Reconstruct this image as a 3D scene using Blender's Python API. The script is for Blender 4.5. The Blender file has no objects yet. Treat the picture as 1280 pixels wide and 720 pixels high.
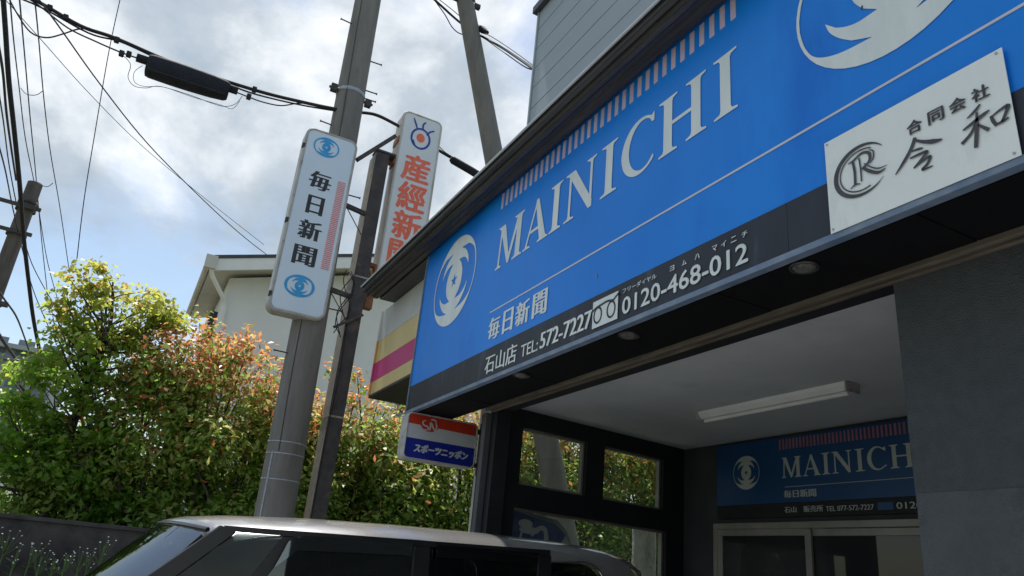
import bpy, math, random
import numpy as np
from mathutils import Vector, Matrix
from mathutils.geometry import tessellate_polygon

S = bpy.context.scene
COL = S.collection
R_ = math.radians

# ------------------------------------------------------------------ camera
CAM = Vector((0, 0, 1.5))
right = Vector((0.46679622, 0.87970078, 0.09070738))
down = Vector((-0.28370333, 0.2461048, -0.92679277))
fwd = Vector((-0.83762385, 0.40688938, 0.36445483))
FPX = 924.12
cd = bpy.data.cameras.new('camera')
cd.sensor_width = 36; cd.lens = FPX / 1280 * 36; cd.clip_start = 0.05; cd.clip_end = 2000
cam = bpy.data.objects.new('camera', cd); COL.objects.link(cam)
cam.matrix_world = Matrix(((right.x, -down.x, -fwd.x, CAM.x), (right.y, -down.y, -fwd.y, CAM.y), (right.z, -down.z, -fwd.z, CAM.z), (0, 0, 0, 1)))
S.camera = cam

# ------------------------------------------------------------------ light
SUN_AZ = R_(6)        # turned from -X towards -Y
SUN_EL = R_(72)
sdir = Vector((-math.cos(SUN_AZ) * math.cos(SUN_EL), -math.sin(SUN_AZ) * math.cos(SUN_EL), math.sin(SUN_EL)))
ld = bpy.data.lights.new('sun', 'SUN'); ld.energy = 4.6; ld.angle = R_(0.6); ld.color = (1, 0.95, 0.87)
sun = bpy.data.objects.new('sun', ld); COL.objects.link(sun)
sun.rotation_euler = sdir.to_track_quat('Z', 'Y').to_euler()

W = bpy.data.worlds.new('World'); S.world = W; W.use_nodes = True
nt = W.node_tree; nt.nodes.clear()
N = nt.nodes.new; L = nt.links.new
def nd(tree, kind, **kw):
    n = tree.nodes.new(kind)
    for k, v in kw.items():
        if k.startswith('i_'):
            n.inputs[k[2:].replace('_', ' ')].default_value = v
        else:
            setattr(n, k, v)
    return n
out = N('ShaderNodeOutputWorld')
sky = nd(nt, 'ShaderNodeTexSky', sky_type='NISHITA', sun_disc=False, sun_elevation=SUN_EL,
         sun_rotation=math.atan2(sdir.x, sdir.y), altitude=100, air_density=1.3, dust_density=1.2, ozone_density=0.4)
bg1 = nd(nt, 'ShaderNodeBackground'); bg1.inputs['Strength'].default_value = 0.095
L(sky.outputs[0], bg1.inputs[0])
tc = N('ShaderNodeTexCoord')
sep = N('ShaderNodeSeparateXYZ'); L(tc.outputs['Generated'], sep.inputs[0])
def mth(tree, op, a, b=None, clamp=False):
    m = tree.nodes.new('ShaderNodeMath'); m.operation = op; m.use_clamp = clamp
    for i, v in enumerate((a, b)):
        if v is None: continue
        if isinstance(v, (int, float)): m.inputs[i].default_value = v
        else: tree.links.new(v, m.inputs[i])
    return m.outputs[0]
dz = mth(nt, 'ADD', mth(nt, 'MAXIMUM', sep.outputs[2], 0.0), 0.35)
cmb = N('ShaderNodeCombineXYZ')
L(mth(nt, 'DIVIDE', sep.outputs[0], dz), cmb.inputs[0]); L(mth(nt, 'DIVIDE', sep.outputs[1], dz), cmb.inputs[1])
mp = N('ShaderNodeMapping'); mp.inputs['Location'].default_value = (17.40, 5.43, 2.6); L(cmb.outputs[0], mp.inputs[0])
n1 = nd(nt, 'ShaderNodeTexNoise', i_Scale=1.5, i_Detail=10.0, i_Roughness=0.58, i_Distortion=0.15); L(mp.outputs[0], n1.inputs['Vector'])
cr1 = N('ShaderNodeValToRGB'); cr1.color_ramp.elements[0].position = 0.445; cr1.color_ramp.elements[1].position = 0.545
L(n1.outputs[0], cr1.inputs[0])
n2 = nd(nt, 'ShaderNodeTexNoise', i_Scale=3.0, i_Detail=10.0, i_Roughness=0.58, i_Distortion=0.2)
mp2 = N('ShaderNodeMapping'); mp2.inputs['Location'].default_value = (6.5, 3.63, 0.3); L(cmb.outputs[0], mp2.inputs[0]); L(mp2.outputs[0], n2.inputs['Vector'])
cr2 = N('ShaderNodeValToRGB')
e = cr2.color_ramp.elements
e[0].position = 0.38; e[0].color = (0.265, 0.315, 0.365, 1)
e[1].position = 0.64; e[1].color = (0.66, 0.675, 0.68, 1)
m_ = e.new(0.50); m_.color = (0.36, 0.40, 0.43, 1)
L(n2.outputs[0], cr2.inputs[0])
bg2 = N('ShaderNodeBackground'); L(cr2.outputs[0], bg2.inputs[0]); bg2.inputs['Strength'].default_value = 1.0
mix = N('ShaderNodeMixShader')
cov = mth(nt, 'ADD', mth(nt, 'MULTIPLY', cr1.outputs[0], 0.80), 0.08)
L(cov, mix.inputs[0]); L(bg1.outputs[0], mix.inputs[1]); L(bg2.outputs[0], mix.inputs[2])
L(mix.outputs[0], out.inputs[0])

S.view_settings.view_transform = 'Standard'; S.view_settings.look = 'None'
S.view_settings.exposure = 0.72; S.view_settings.gamma = 1.0
S.render.engine = 'CYCLES'
S.cycles.max_bounces = 8; S.cycles.diffuse_bounces = 4; S.cycles.transparent_max_bounces = 16

# ------------------------------------------------------------------ materials
def mat(name, c1, c2=None, rough=0.7, metal=0.0, scale=6.0, bump=0.0, bscale=60.0, spec=0.5, stretch=None, detail=6, coat=0.0, c3=None, s3=2.0):
    m = bpy.data.materials.new(name); m.use_nodes = True
    t = m.node_tree; b = t.nodes['Principled BSDF']
    b.inputs['Roughness'].default_value = rough; b.inputs['Metallic'].default_value = metal
    b.inputs['Specular IOR Level'].default_value = spec
    b.inputs['Coat Weight'].default_value = coat
    b.inputs['Base Color'].default_value = (*c1, 1)
    co = t.nodes.new('ShaderNodeTexCoord'); vec = co.outputs['Object']
    if stretch:
        k = t.nodes.new('ShaderNodeMapping'); k.inputs['Scale'].default_value = stretch
        t.links.new(vec, k.inputs[0]); vec = k.outputs[0]
    if c2:
        n = nd(t, 'ShaderNodeTexNoise', i_Scale=scale, i_Detail=float(detail), i_Roughness=0.62)
        t.links.new(vec, n.inputs['Vector'])
        r = t.nodes.new('ShaderNodeValToRGB'); r.color_ramp.elements[0].position = 0.36; r.color_ramp.elements[1].position = 0.66
        r.color_ramp.elements[0].color = (*c1, 1); r.color_ramp.elements[1].color = (*c2, 1)
        t.links.new(n.outputs[0], r.inputs[0]); col = r.outputs[0]
        if c3:
            n3 = nd(t, 'ShaderNodeTexNoise', i_Scale=s3, i_Detail=7.0, i_Roughness=0.7); t.links.new(vec, n3.inputs['Vector'])
            r3 = t.nodes.new('ShaderNodeValToRGB'); r3.color_ramp.elements[0].position = 0.56; r3.color_ramp.elements[1].position = 0.70
            t.links.new(n3.outputs[0], r3.inputs[0])
            mx = t.nodes.new('ShaderNodeMixRGB'); t.links.new(r3.outputs[0], mx.inputs[0]); t.links.new(col, mx.inputs[1]); mx.inputs[2].default_value = (*c3, 1)
            col = mx.outputs[0]
        t.links.new(col, b.inputs['Base Color'])
        rr = t.nodes.new('ShaderNodeMapRange'); rr.inputs[3].default_value = max(0.02, rough - 0.08); rr.inputs[4].default_value = min(1, rough + 0.12)
        t.links.new(n.outputs[0], rr.inputs[0]); t.links.new(rr.outputs[0], b.inputs['Roughness'])
    if bump:
        nb = nd(t, 'ShaderNodeTexNoise', i_Scale=bscale, i_Detail=4.0); t.links.new(vec, nb.inputs['Vector'])
        bp = t.nodes.new('ShaderNodeBump'); bp.inputs['Strength'].default_value = bump; bp.inputs['Distance'].default_value = 0.01
        t.links.new(nb.outputs[0], bp.inputs['Height']); t.links.new(bp.outputs[0], b.inputs['Normal'])
    return m

def glass(name, tint=(0.9, 0.95, 0.93), ior=1.5, haze=0.0, opaque=0.0, dark=(0.01, 0.01, 0.012)):
    m = bpy.data.materials.new(name); m.use_nodes = True; t = m.node_tree; t.nodes.clear()
    o = t.nodes.new('ShaderNodeOutputMaterial'); tr = t.nodes.new('ShaderNodeBsdfTransparent'); tr.inputs[0].default_value = (*tint, 1)
    gl = t.nodes.new('ShaderNodeBsdfGlossy'); gl.inputs['Roughness'].default_value = 0.02
    fr = t.nodes.new('ShaderNodeFresnel'); ge = t.nodes.new('ShaderNodeNewGeometry')
    mr_ = t.nodes.new('ShaderNodeMapRange'); mr_.inputs[3].default_value = ior; mr_.inputs[4].default_value = 1 / ior; t.links.new(ge.outputs['Backfacing'], mr_.inputs[0]); t.links.new(mr_.outputs[0], fr.inputs[0])
    base = tr.outputs[0]
    if haze:
        d = t.nodes.new('ShaderNodeBsdfDiffuse'); d.inputs[0].default_value = (0.5, 0.52, 0.5, 1)
        nn = nd(t, 'ShaderNodeTexNoise', i_Scale=3.0, i_Detail=6.0)
        mm = t.nodes.new('ShaderNodeMixShader'); t.links.new(mth(t, 'MULTIPLY', nn.outputs[0], haze * 2), mm.inputs[0]); t.links.new(base, mm.inputs[1]); t.links.new(d.outputs[0], mm.inputs[2]); base = mm.outputs[0]
    if opaque:
        d = t.nodes.new('ShaderNodeBsdfDiffuse'); d.inputs[0].default_value = (*dark, 1)
        mm = t.nodes.new('ShaderNodeMixShader'); mm.inputs[0].default_value = opaque; t.links.new(base, mm.inputs[1]); t.links.new(d.outputs[0], mm.inputs[2]); base = mm.outputs[0]
    mx = t.nodes.new('ShaderNodeMixShader'); t.links.new(fr.outputs[0], mx.inputs[0]); t.links.new(base, mx.inputs[1]); t.links.new(gl.outputs[0], mx.inputs[2])
    t.links.new(mx.outputs[0], o.inputs[0]); return m

def leafmat(name, stops, trans=0.45):
    m = bpy.data.materials.new(name); m.use_nodes = True; t = m.node_tree; t.nodes.clear()
    o = t.nodes.new('ShaderNodeOutputMaterial')
    a = t.nodes.new('ShaderNodeAttribute'); a.attribute_name = 'tint'
    r = t.nodes.new('ShaderNodeValToRGB'); el = r.color_ramp.elements
    el[0].position, el[0].color = stops[0][0], (*stops[0][1], 1)
    el[1].position, el[1].color = stops[-1][0], (*stops[-1][1], 1)
    for p, c in stops[1:-1]:
        k = el.new(p); k.color = (*c, 1)
    t.links.new(a.outputs['Fac'], r.inputs[0])
    p_ = t.nodes.new('ShaderNodeBsdfPrincipled'); p_.inputs['Roughness'].default_value = 0.42; p_.inputs['Specular IOR Level'].default_value = 0.45
    tl = t.nodes.new('ShaderNodeBsdfTranslucent')
    hs = t.nodes.new('ShaderNodeHueSaturation'); hs.inputs['Value'].default_value = 2.1; hs.inputs['Saturation'].default_value = 0.98
    t.links.new(r.outputs[0], hs.inputs['Color']); t.links.new(hs.outputs[0], tl.inputs[0]); t.links.new(r.outputs[0], p_.inputs['Base Color'])
    mx = t.nodes.new('ShaderNodeMixShader'); mx.inputs[0].default_value = trans
    t.links.new(p_.outputs[0], mx.inputs[1]); t.links.new(tl.outputs[0], mx.inputs[2]); t.links.new(mx.outputs[0], o.inputs[0])
    return m

M = {}
M['asphalt'] = mat('asphalt', (0.065, 0.067, 0.072), (0.11, 0.112, 0.117), 0.9, scale=30, bump=0.5, bscale=180)
M['concrete_floor'] = mat('concrete_floor', (0.25, 0.25, 0.25), (0.32, 0.32, 0.315), 0.85, scale=3, bump=0.2, c3=(0.13, 0.13, 0.13))
M['soil'] = mat('soil', (0.07, 0.055, 0.04), (0.12, 0.10, 0.06), 0.95, scale=8, bump=0.5)
M['grassy'] = mat('grassy', (0.05, 0.08, 0.02), (0.10, 0.11, 0.04), 0.95, scale=5, bump=0.5)
M['blue'] = mat('blue_film', (0.005, 0.195, 0.71), (0.008, 0.23, 0.79), 0.30, spec=0.2, scale=1.6, bump=0.04, bscale=3.0, stretch=(1, 1, 0.3), c3=(0.002, 0.165, 0.68), s3=1.3)
M['blue_dark'] = mat('blue_film_shaded', (0.002, 0.045, 0.15), (0.003, 0.055, 0.18), 0.4, scale=2)  # sign blue darkened for the rear sign, carport shade put into the colour
M['film_dim'] = mat('film_dim', (0.36, 0.40, 0.39), (0.42, 0.45, 0.44), 0.5, scale=8)  # sign white dimmed likewise, shade mixed into the rear lettering
M['pink_dim'] = mat('pink_dim', (0.25, 0.10, 0.14), (0.30, 0.14, 0.17), 0.5, scale=8)  # stripe pink of the rear sign, carport shade included in the tone
M['strip'] = mat('grey_film', (0.016, 0.020, 0.030), (0.034, 0.040, 0.056), 0.45, spec=0.25, scale=3.0, stretch=(1, 1, 0.15), c3=(0.06, 0.068, 0.085), s3=6)
M['film_white'] = mat('film_white', (0.62, 0.68, 0.68), (0.74, 0.78, 0.77), 0.4, scale=8, stretch=(1, 1, 0.2))
M['film_lilac'] = mat('film_lilac', (0.56, 0.56, 0.64), (0.62, 0.62, 0.68), 0.4, scale=4)
M['film_pink'] = mat('film_pink', (0.50, 0.40, 0.56), (0.58, 0.48, 0.62), 0.5, scale=10)
M['plate'] = mat('plate_white', (0.74, 0.78, 0.77), (0.80, 0.83, 0.81), 0.42, scale=5, stretch=(1, 1, 0.5), c3=(0.69, 0.725, 0.71), s3=9)
M['ink'] = mat('ink', (0.02, 0.02, 0.023), (0.045, 0.045, 0.05), 0.6, scale=12)
M['ink_grey'] = mat('ink_grey', (0.035, 0.037, 0.045), (0.07, 0.07, 0.08), 0.6, scale=20)
M['edge_blue'] = mat('edge_blue', (0.10, 0.16, 0.26), (0.2, 0.25, 0.33), 0.4, scale=8)
M['gutter'] = mat('gutter', (0.02, 0.02, 0.023), (0.045, 0.043, 0.045), 0.42, scale=5, stretch=(0.3, 4, 4), c3=(0.09, 0.078, 0.068), s3=3)
M['black_wood'] = mat('black_soffit', (0.002, 0.0025, 0.004), (0.004, 0.0045, 0.006), 0.85, spec=0.2, scale=7, bump=0.1)
M['black_paint'] = mat('black_paint', (0.005, 0.006, 0.009), (0.011, 0.012, 0.016), 0.7, scale=6)
M['rail'] = mat('shutter_rail', (0.10, 0.085, 0.07), (0.20, 0.17, 0.14), 0.5, scale=10, stretch=(0.4, 3, 3), metal=0.2)
M['col_grey'] = mat('column_grey', (0.06, 0.062, 0.07), (0.09, 0.092, 0.10), 0.6, scale=4)
M['ceiling'] = mat('ceiling_paint', (0.48, 0.51, 0.54), (0.55, 0.58, 0.61), 0.85, scale=2, c3=(0.45, 0.48, 0.50), s3=3)
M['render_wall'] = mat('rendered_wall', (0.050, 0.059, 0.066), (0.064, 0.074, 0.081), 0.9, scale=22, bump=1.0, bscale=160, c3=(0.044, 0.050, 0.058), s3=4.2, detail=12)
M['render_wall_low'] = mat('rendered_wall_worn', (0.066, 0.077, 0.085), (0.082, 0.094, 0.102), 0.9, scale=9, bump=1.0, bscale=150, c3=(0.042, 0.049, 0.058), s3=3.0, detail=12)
M['wall_dark'] = mat('wall_dark', (0.035, 0.038, 0.045), (0.05, 0.053, 0.062), 0.85, scale=3)
M['siding'] = mat('siding', (0.29, 0.335, 0.375), (0.34, 0.385, 0.42), 0.5, scale=1.2, stretch=(0.3, 1, 2), bump=0.12, bscale=90)
M['flash'] = mat('flashing', (0.42, 0.47, 0.52), (0.52, 0.56, 0.6), 0.4, scale=4)
M['alu'] = mat('aluminium', (0.22, 0.21, 0.19), (0.30, 0.285, 0.26), 0.45, scale=5, metal=0.3)
M['concrete'] = mat('pole_concrete', (0.155, 0.148, 0.14), (0.215, 0.205, 0.195), 0.85, scale=9, bump=0.25, bscale=120, stretch=(1, 1, 0.15), c3=(0.12, 0.115, 0.11), s3=7)
M['steel_old'] = mat('old_steel', (0.035, 0.032, 0.038), (0.07, 0.062, 0.06), 0.7, scale=9, bump=0.2, c3=(0.12, 0.08, 0.055), s3=5)
M['steel_side'] = mat('sunlit_steel', (0.26, 0.23, 0.20), (0.36, 0.33, 0.28), 0.75, scale=10, c3=(0.16, 0.09, 0.05), s3=9)  # paler brown puts sunlight into the post's left face; straps share it
M['galv'] = mat('galvanised', (0.30, 0.33, 0.37), (0.42, 0.45, 0.5), 0.45, scale=20, metal=0.4)
M['cable'] = mat('cable_black', (0.012, 0.012, 0.016), (0.03, 0.03, 0.035), 0.85, scale=30)
M['closure'] = mat('closure', (0.010, 0.012, 0.02), (0.02, 0.022, 0.03), 0.75, spec=0.3, scale=9)
M['case_tan'] = mat('case_tan', (0.44, 0.41, 0.36), (0.56, 0.53, 0.48), 0.6, scale=6, stretch=(1, 1, 0.3), c3=(0.30, 0.15, 0.07), s3=7)
M['case_grey'] = mat('case_grey', (0.34, 0.34, 0.34), (0.46, 0.46, 0.45), 0.5, scale=6, c3=(0.2, 0.17, 0.14), s3=8)
M['face_white'] = mat('face_white', (0.62, 0.73, 0.86), (0.67, 0.77, 0.88), 0.3, scale=2, stretch=(1, 1, 0.4))
M['face_white2'] = mat('face_white_faded', (0.64, 0.69, 0.74), (0.70, 0.74, 0.78), 0.35, scale=2, stretch=(1, 1, 0.4))
M['rust'] = mat('rust', (0.22, 0.09, 0.04), (0.30, 0.15, 0.08), 0.9, scale=20)
M['emblem_blue'] = mat('emblem_blue', (0.02, 0.30, 0.68), (0.05, 0.38, 0.74), 0.4, scale=14)
M['red_bar'] = mat('red_bar', (0.72, 0.16, 0.15), (0.76, 0.24, 0.22), 0.5, scale=10)
M['red_ink'] = mat('red_ink', (0.80, 0.13, 0.07), (0.84, 0.20, 0.12), 0.5, scale=16)
M['navy_ink'] = mat('navy_ink', (0.015, 0.045, 0.30), (0.03, 0.07, 0.36), 0.5, scale=10)
M['navy'] = mat('navy_face', (0.008, 0.018, 0.24), (0.012, 0.026, 0.30), 0.3, scale=3)
M['red_face'] = mat('red_face', (0.50, 0.03, 0.015), (0.58, 0.05, 0.02), 0.3, scale=3)
M['white_face'] = mat('white_face', (0.50, 0.52, 0.55), (0.58, 0.6, 0.63), 0.3, scale=3)
M['yellow_band'] = mat('yellow_band', (0.60, 0.48, 0.22), (0.68, 0.55, 0.28), 0.45, scale=3)
M['magenta_band'] = mat('magenta_band', (0.50, 0.035, 0.17), (0.56, 0.06, 0.22), 0.4, scale=3)
M['grey_band'] = mat('grey_band', (0.50, 0.51, 0.50), (0.58, 0.58, 0.56), 0.5, scale=3)
M['orange_edge'] = mat('orange_edge', (0.60, 0.25, 0.05), (0.62, 0.30, 0.08), 0.5, scale=4)
M['house_wall'] = mat('house_wall', (0.70, 0.72, 0.72), (0.76, 0.78, 0.78), 0.9, scale=1.5, bump=0.3, bscale=60, stretch=(1, 1, 0.5))
M['house_white'] = mat('house_white', (0.74, 0.76, 0.76), (0.80, 0.82, 0.81), 0.6, scale=3)
M['soffit_cream'] = mat('soffit_cream', (0.52, 0.52, 0.49), (0.6, 0.6, 0.57), 0.8, scale=3)
M['roof_dark'] = mat('roof_dark', (0.035, 0.04, 0.055), (0.06, 0.065, 0.08), 0.6, scale=6)
M['far_grey'] = mat('far_grey', (0.30, 0.33, 0.36), (0.38, 0.41, 0.44), 0.8, scale=0.5)
M['far_dark'] = mat('far_dark', (0.12, 0.14, 0.17), (0.17, 0.19, 0.22), 0.5, scale=1)
M['block_wall'] = mat('block_wall', (0.02, 0.02, 0.022), (0.075, 0.072, 0.072), 0.95, scale=2.2, bump=0.5, bscale=25, c3=(0.10, 0.095, 0.09), s3=2.0)
M['bark'] = mat('bark', (0.05, 0.04, 0.03), (0.10, 0.085, 0.07), 0.9, scale=12, bump=0.5, stretch=(1, 1, 0.2))
M['stem'] = mat('stem', (0.06, 0.11, 0.03), (0.10, 0.16, 0.05), 0.8, scale=12)
M['petal'] = mat('petal', (0.7, 0.7, 0.7), (0.8, 0.78, 0.8), 0.7, scale=12)
M['car_paint'] = mat('car_paint', (0.27, 0.268, 0.268), (0.28, 0.276, 0.274), 0.22, metal=0.6, scale=2, coat=0.6)
M['car_black'] = mat('car_black', (0.008, 0.008, 0.01), (0.012, 0.012, 0.014), 0.28, scale=8)
M['rubber'] = mat('rubber', (0.015, 0.015, 0.015), (0.03, 0.03, 0.03), 0.85, scale=20)
M['chrome'] = mat('chrome', (0.5, 0.5, 0.52), None, 0.2, metal=1.0)
M['lamp_red'] = mat('lamp_red', (0.4, 0.01, 0.01), None, 0.2)
M['lamp_clear'] = mat('lamp_clear', (0.6, 0.62, 0.65), None, 0.15)
M['lens'] = mat('lens', (0.05, 0.05, 0.05), (0.16, 0.16, 0.15), 0.35, scale=30)
M['tube_white'] = mat('tube_white', (0.70, 0.72, 0.73), (0.78, 0.8, 0.8), 0.4, scale=5)
M['pane'] = glass('window_pane', (0.93, 0.95, 0.92), haze=0.05)
M['door_glass'] = glass('door_glass', (0.2, 0.2, 0.2), opaque=0.85, dark=(0.028, 0.028, 0.03))
M['car_glass'] = glass('car_glass', (0.34, 0.37, 0.37), ior=2.0)
M['quarter_glass'] = glass('quarter_glass', (0.3, 0.34, 0.34), ior=1.5)
M['visor'] = glass('visor', (0.45, 0.46, 0.48), ior=2.6)
M['windscreen'] = glass('windscreen', (0.5, 0.58, 0.55), ior=2.6)
M['leaf_tree'] = leafmat('leaf_tree', [(0.0, (0.07, 0.18, 0.018)), (0.35, (0.13, 0.24, 0.024)), (0.6, (0.23, 0.26, 0.04)), (0.85, (0.31, 0.27, 0.055)), (1.0, (0.28, 0.15, 0.06))], 0.55)
M['leaf_photinia'] = leafmat('leaf_photinia', [(0.0, (0.055, 0.13, 0.020)), (0.3, (0.12, 0.22, 0.028)), (0.55, (0.22, 0.30, 0.05)), (0.72, (0.36, 0.34, 0.12)), (0.84, (0.40, 0.24, 0.09)), (0.92, (0.42, 0.16, 0.055)), (1.0, (0.42, 0.11, 0.05))], 0.42)

# ------------------------------------------------------------------ helpers
def ray(px, py):
    d = right * (px - 640) + down * (py - 360) + fwd * FPX
    return d
def atX(px, py, X):
    d = ray(px, py); return CAM + d * ((X - CAM.x) / d.x)
def atY(px, py, Y):
    d = ray(px, py); return CAM + d * ((Y - CAM.y) / d.y)

def link(name, mesh, parent=None):
    o = bpy.data.objects.new(name, mesh); COL.objects.link(o)
    if parent: o.parent = parent
    return o
def tag(o, label, cat, group=None):
    o['label'] = label; o['category'] = cat
    if group: o['group'] = group
    return o
def thing(name, label, cat, loc=(0, 0, 0), group=None, rot=(0, 0, 0)):
    o = bpy.data.objects.new(name, None); COL.objects.link(o); o.location = loc; o.rotation_euler = rot
    o.empty_display_size = 0.1
    return tag(o, label, cat, group)

class MB:
    """collects faces in world coordinates, made relative to the parent's location at build time"""
    def __init__(s): s.v = []; s.f = []; s.m = []; s.mi = 0; s.smooth = []
    def add(s, vs, fs, smooth=False):
        b = len(s.v); s.v += [tuple(v) for v in vs]
        for f in fs: s.f.append(tuple(b + i for i in f)); s.m.append(s.mi); s.smooth.append(smooth)
    def box(s, a, b):
        x0, y0, z0 = a; x1, y1, z1 = b
        s.add([(x0, y0, z0), (x1, y0, z0), (x1, y1, z0), (x0, y1, z0), (x0, y0, z1), (x1, y0, z1), (x1, y1, z1), (x0, y1, z1)],
              [(0, 3, 2, 1), (4, 5, 6, 7), (0, 1, 5, 4), (1, 2, 6, 5), (2, 3, 7, 6), (3, 0, 4, 7)])
    def obox(s, o, u, v, w, du, dv, dw):
        """box centred at o with axes u v w and full sizes"""
        o = Vector(o); u = Vector(u).normalized() * du / 2; v = Vector(v).normalized() * dv / 2; w = Vector(w).normalized() * dw / 2
        P = [o + u * i + v * j + w * k for k in (-1, 1) for j in (-1, 1) for i in (-1, 1)]
        s.add(P, [(0, 2, 3, 1), (4, 5, 7, 6), (0, 1, 5, 4), (1, 3, 7, 5), (3, 2, 6, 7), (2, 0, 4, 6)])
    def beam(s, a, b, w, h, up=(0, 0, 1)):
        a = Vector(a); b = Vector(b); d = b - a; u = Vector(up)
        x = d.cross(u).normalized(); u = x.cross(d).normalized()
        s.obox((a + b) / 2, d, x, u, d.length, w, h)
    def tube(s, pts, r, n=8, caps=True):
        pts = [Vector(p) for p in pts]; rr = r if isinstance(r, (list, tuple)) else [r] * len(pts)
        vs = []; up = None
        for i, p in enumerate(pts):
            t = (pts[min(i + 1, len(pts) - 1)] - pts[max(i - 1, 0)]).normalized()
            if up is None: up = t.orthogonal().normalized()
            up = (up - t * up.dot(t)).normalized(); q = t.cross(up)
            for k in range(n):
                a = 2 * math.pi * k / n; vs.append(p + (up * math.cos(a) + q * math.sin(a)) * rr[i])
        fs = [(i * n + k, i * n + (k + 1) % n, (i + 1) * n + (k + 1) % n, (i + 1) * n + k) for i in range(len(pts) - 1) for k in range(n)]
        s.add(vs, fs, True)
        if caps: 
            b = len(pts) * n
            s.add(vs[:n], [tuple(reversed(range(n)))]); s.add(vs[-n:], [tuple(range(n))])
    def prism(s, poly, o, u, v, w, depth):
        """2d polygon extruded along w by depth from plane o,u,v"""
        o = Vector(o); u = Vector(u); v = Vector(v); w = Vector(w)
        n = len(poly); A = [o + u * x + v * y for x, y in poly]; B = [p + w * depth for p in A]
        s.add(A + B, [tuple(range(n, 2 * n)), tuple(reversed(range(n)))] + [(i, (i + 1) % n, n + (i + 1) % n, n + i) for i in range(n)])
    def poly(s, loops, o, u, v, off=0.0):
        o = Vector(o); u = Vector(u); v = Vector(v); w = u.cross(v)
        L3 = [[Vector((x, y, 0)) for x, y in l] for l in loops]; flat = [p for l in L3 for p in l]
        tr = tessellate_polygon(L3); P = [o + u * p.x + v * p.y + w * off for p in flat]; fs = []
        for a, b, c in tr:
            if (flat[b] - flat[a]).cross(flat[c] - flat[a]).z < 0: b, c = c, b
            fs.append((a, b, c))
        s.add(P, fs)
    def build(s, name, mats, parent=None, bevel=0.0):
        me = bpy.data.meshes.new(name)
        off = parent_world(parent)
        me.from_pydata([tuple(off @ Vector(v)) for v in s.v] if parent else s.v, [], s.f)
        for m in (mats if isinstance(mats, (list, tuple)) else [mats]): me.materials.append(m)
        me.polygons.foreach_set('material_index', s.m); me.polygons.foreach_set('use_smooth', s.smooth)
        me.update()
        o = link(name, me, parent)
        if bevel:
            bv = o.modifiers.new('bevel', 'BEVEL'); bv.width = bevel; bv.segments = 2; bv.limit_method = 'ANGLE'
        return o
def parent_world(p):
    M4 = Matrix.Identity(4)
    chain = []
    while p is not None: chain.append(p); p = p.parent
    for q in reversed(chain): M4 = M4 @ Matrix.LocRotScale(q.location, q.rotation_euler, q.scale)
    return M4.inverted()
def boxo(name, a, b, m, parent=None, bevel=0.0):
    k = MB(); k.box(a, b); return k.build(name, m, parent, bevel)

X3 = Vector((1, 0, 0)); Y3 = Vector((0, 1, 0)); Z3 = Vector((0, 0, 1))
# glyph outlines come from Blender's own built-in font
_gc = {}
def glyph(s):
    if s in _gc: return _gc[s]
    c = bpy.data.curves.new('lettering', 'FONT'); c.body = s; c.resolution_u = 3
    o = bpy.data.objects.new('lettering', c); COL.objects.link(o); bpy.context.view_layer.update()
    dg = bpy.context.evaluated_depsgraph_get()
    me = bpy.data.meshes.new_from_object(o.evaluated_get(dg))
    v = [tuple(p.co) for p in me.vertices]; f = [tuple(p.vertices) for p in me.polygons]
    bpy.data.objects.remove(o); bpy.data.curves.remove(c); bpy.data.meshes.remove(me)
    _gc[s] = (v, f); return _gc[s]
def put_text(mb, s, o, u, v, box, bold=0.0, off=0.003, shear=0.0, boldv=0.0):
    """fit text s into box (x0,x1,y0,y1) on the plane o,u,v"""
    vs, fs = glyph(s); u = Vector(u); v = Vector(v); w = u.cross(v); o = Vector(o)
    xs = [p[0] for p in vs]; ys = [p[1] for p in vs]; x0, x1, y0, y1 = box
    sx = (x1 - x0) / (max(xs) - min(xs)); sy = (y1 - y0) / (max(ys) - min(ys))
    sh = [(0, 0)]
    if bold: sh = [(-bold, 0), (0, 0), (bold, 0)]
    if boldv: sh += [(0, boldv), (0, -boldv)]
    for i, (dx, dy) in enumerate(sh):
        P = []
        for p in vs:
            y = y0 + (p[1] - min(ys)) * sy; x = x0 + (p[0] - min(xs)) * sx + dx + shear * (y - y0)
            P.append(o + u * x + v * (y + dy) + w * (off + i * 0.0004))
        mb.add(P, fs)

def arc(cx, cy, rx, ry, a0, a1, n):
    return [(cx + rx * math.cos(R_(a0 + (a1 - a0) * i / n)), cy + ry * math.sin(R_(a0 + (a1 - a0) * i / n))) for i in range(n + 1)]
def catmull(p, k=6):
    P = [Vector((*q, 0)) if len(q) == 2 else Vector(q) for q in p]; out = []
    for i in range(len(P) - 1):
        a = P[max(i - 1, 0)]; b = P[i]; c = P[i + 1]; d = P[min(i + 2, len(P) - 1)]
        for j in range(k):
            t = j / k
            out.append(0.5 * ((2 * b) + (c - a) * t + (2 * a - 5 * b + 4 * c - d) * t * t + (3 * b - a - 3 * c + d) * t ** 3))
    out.append(P[-1]); return out

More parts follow.
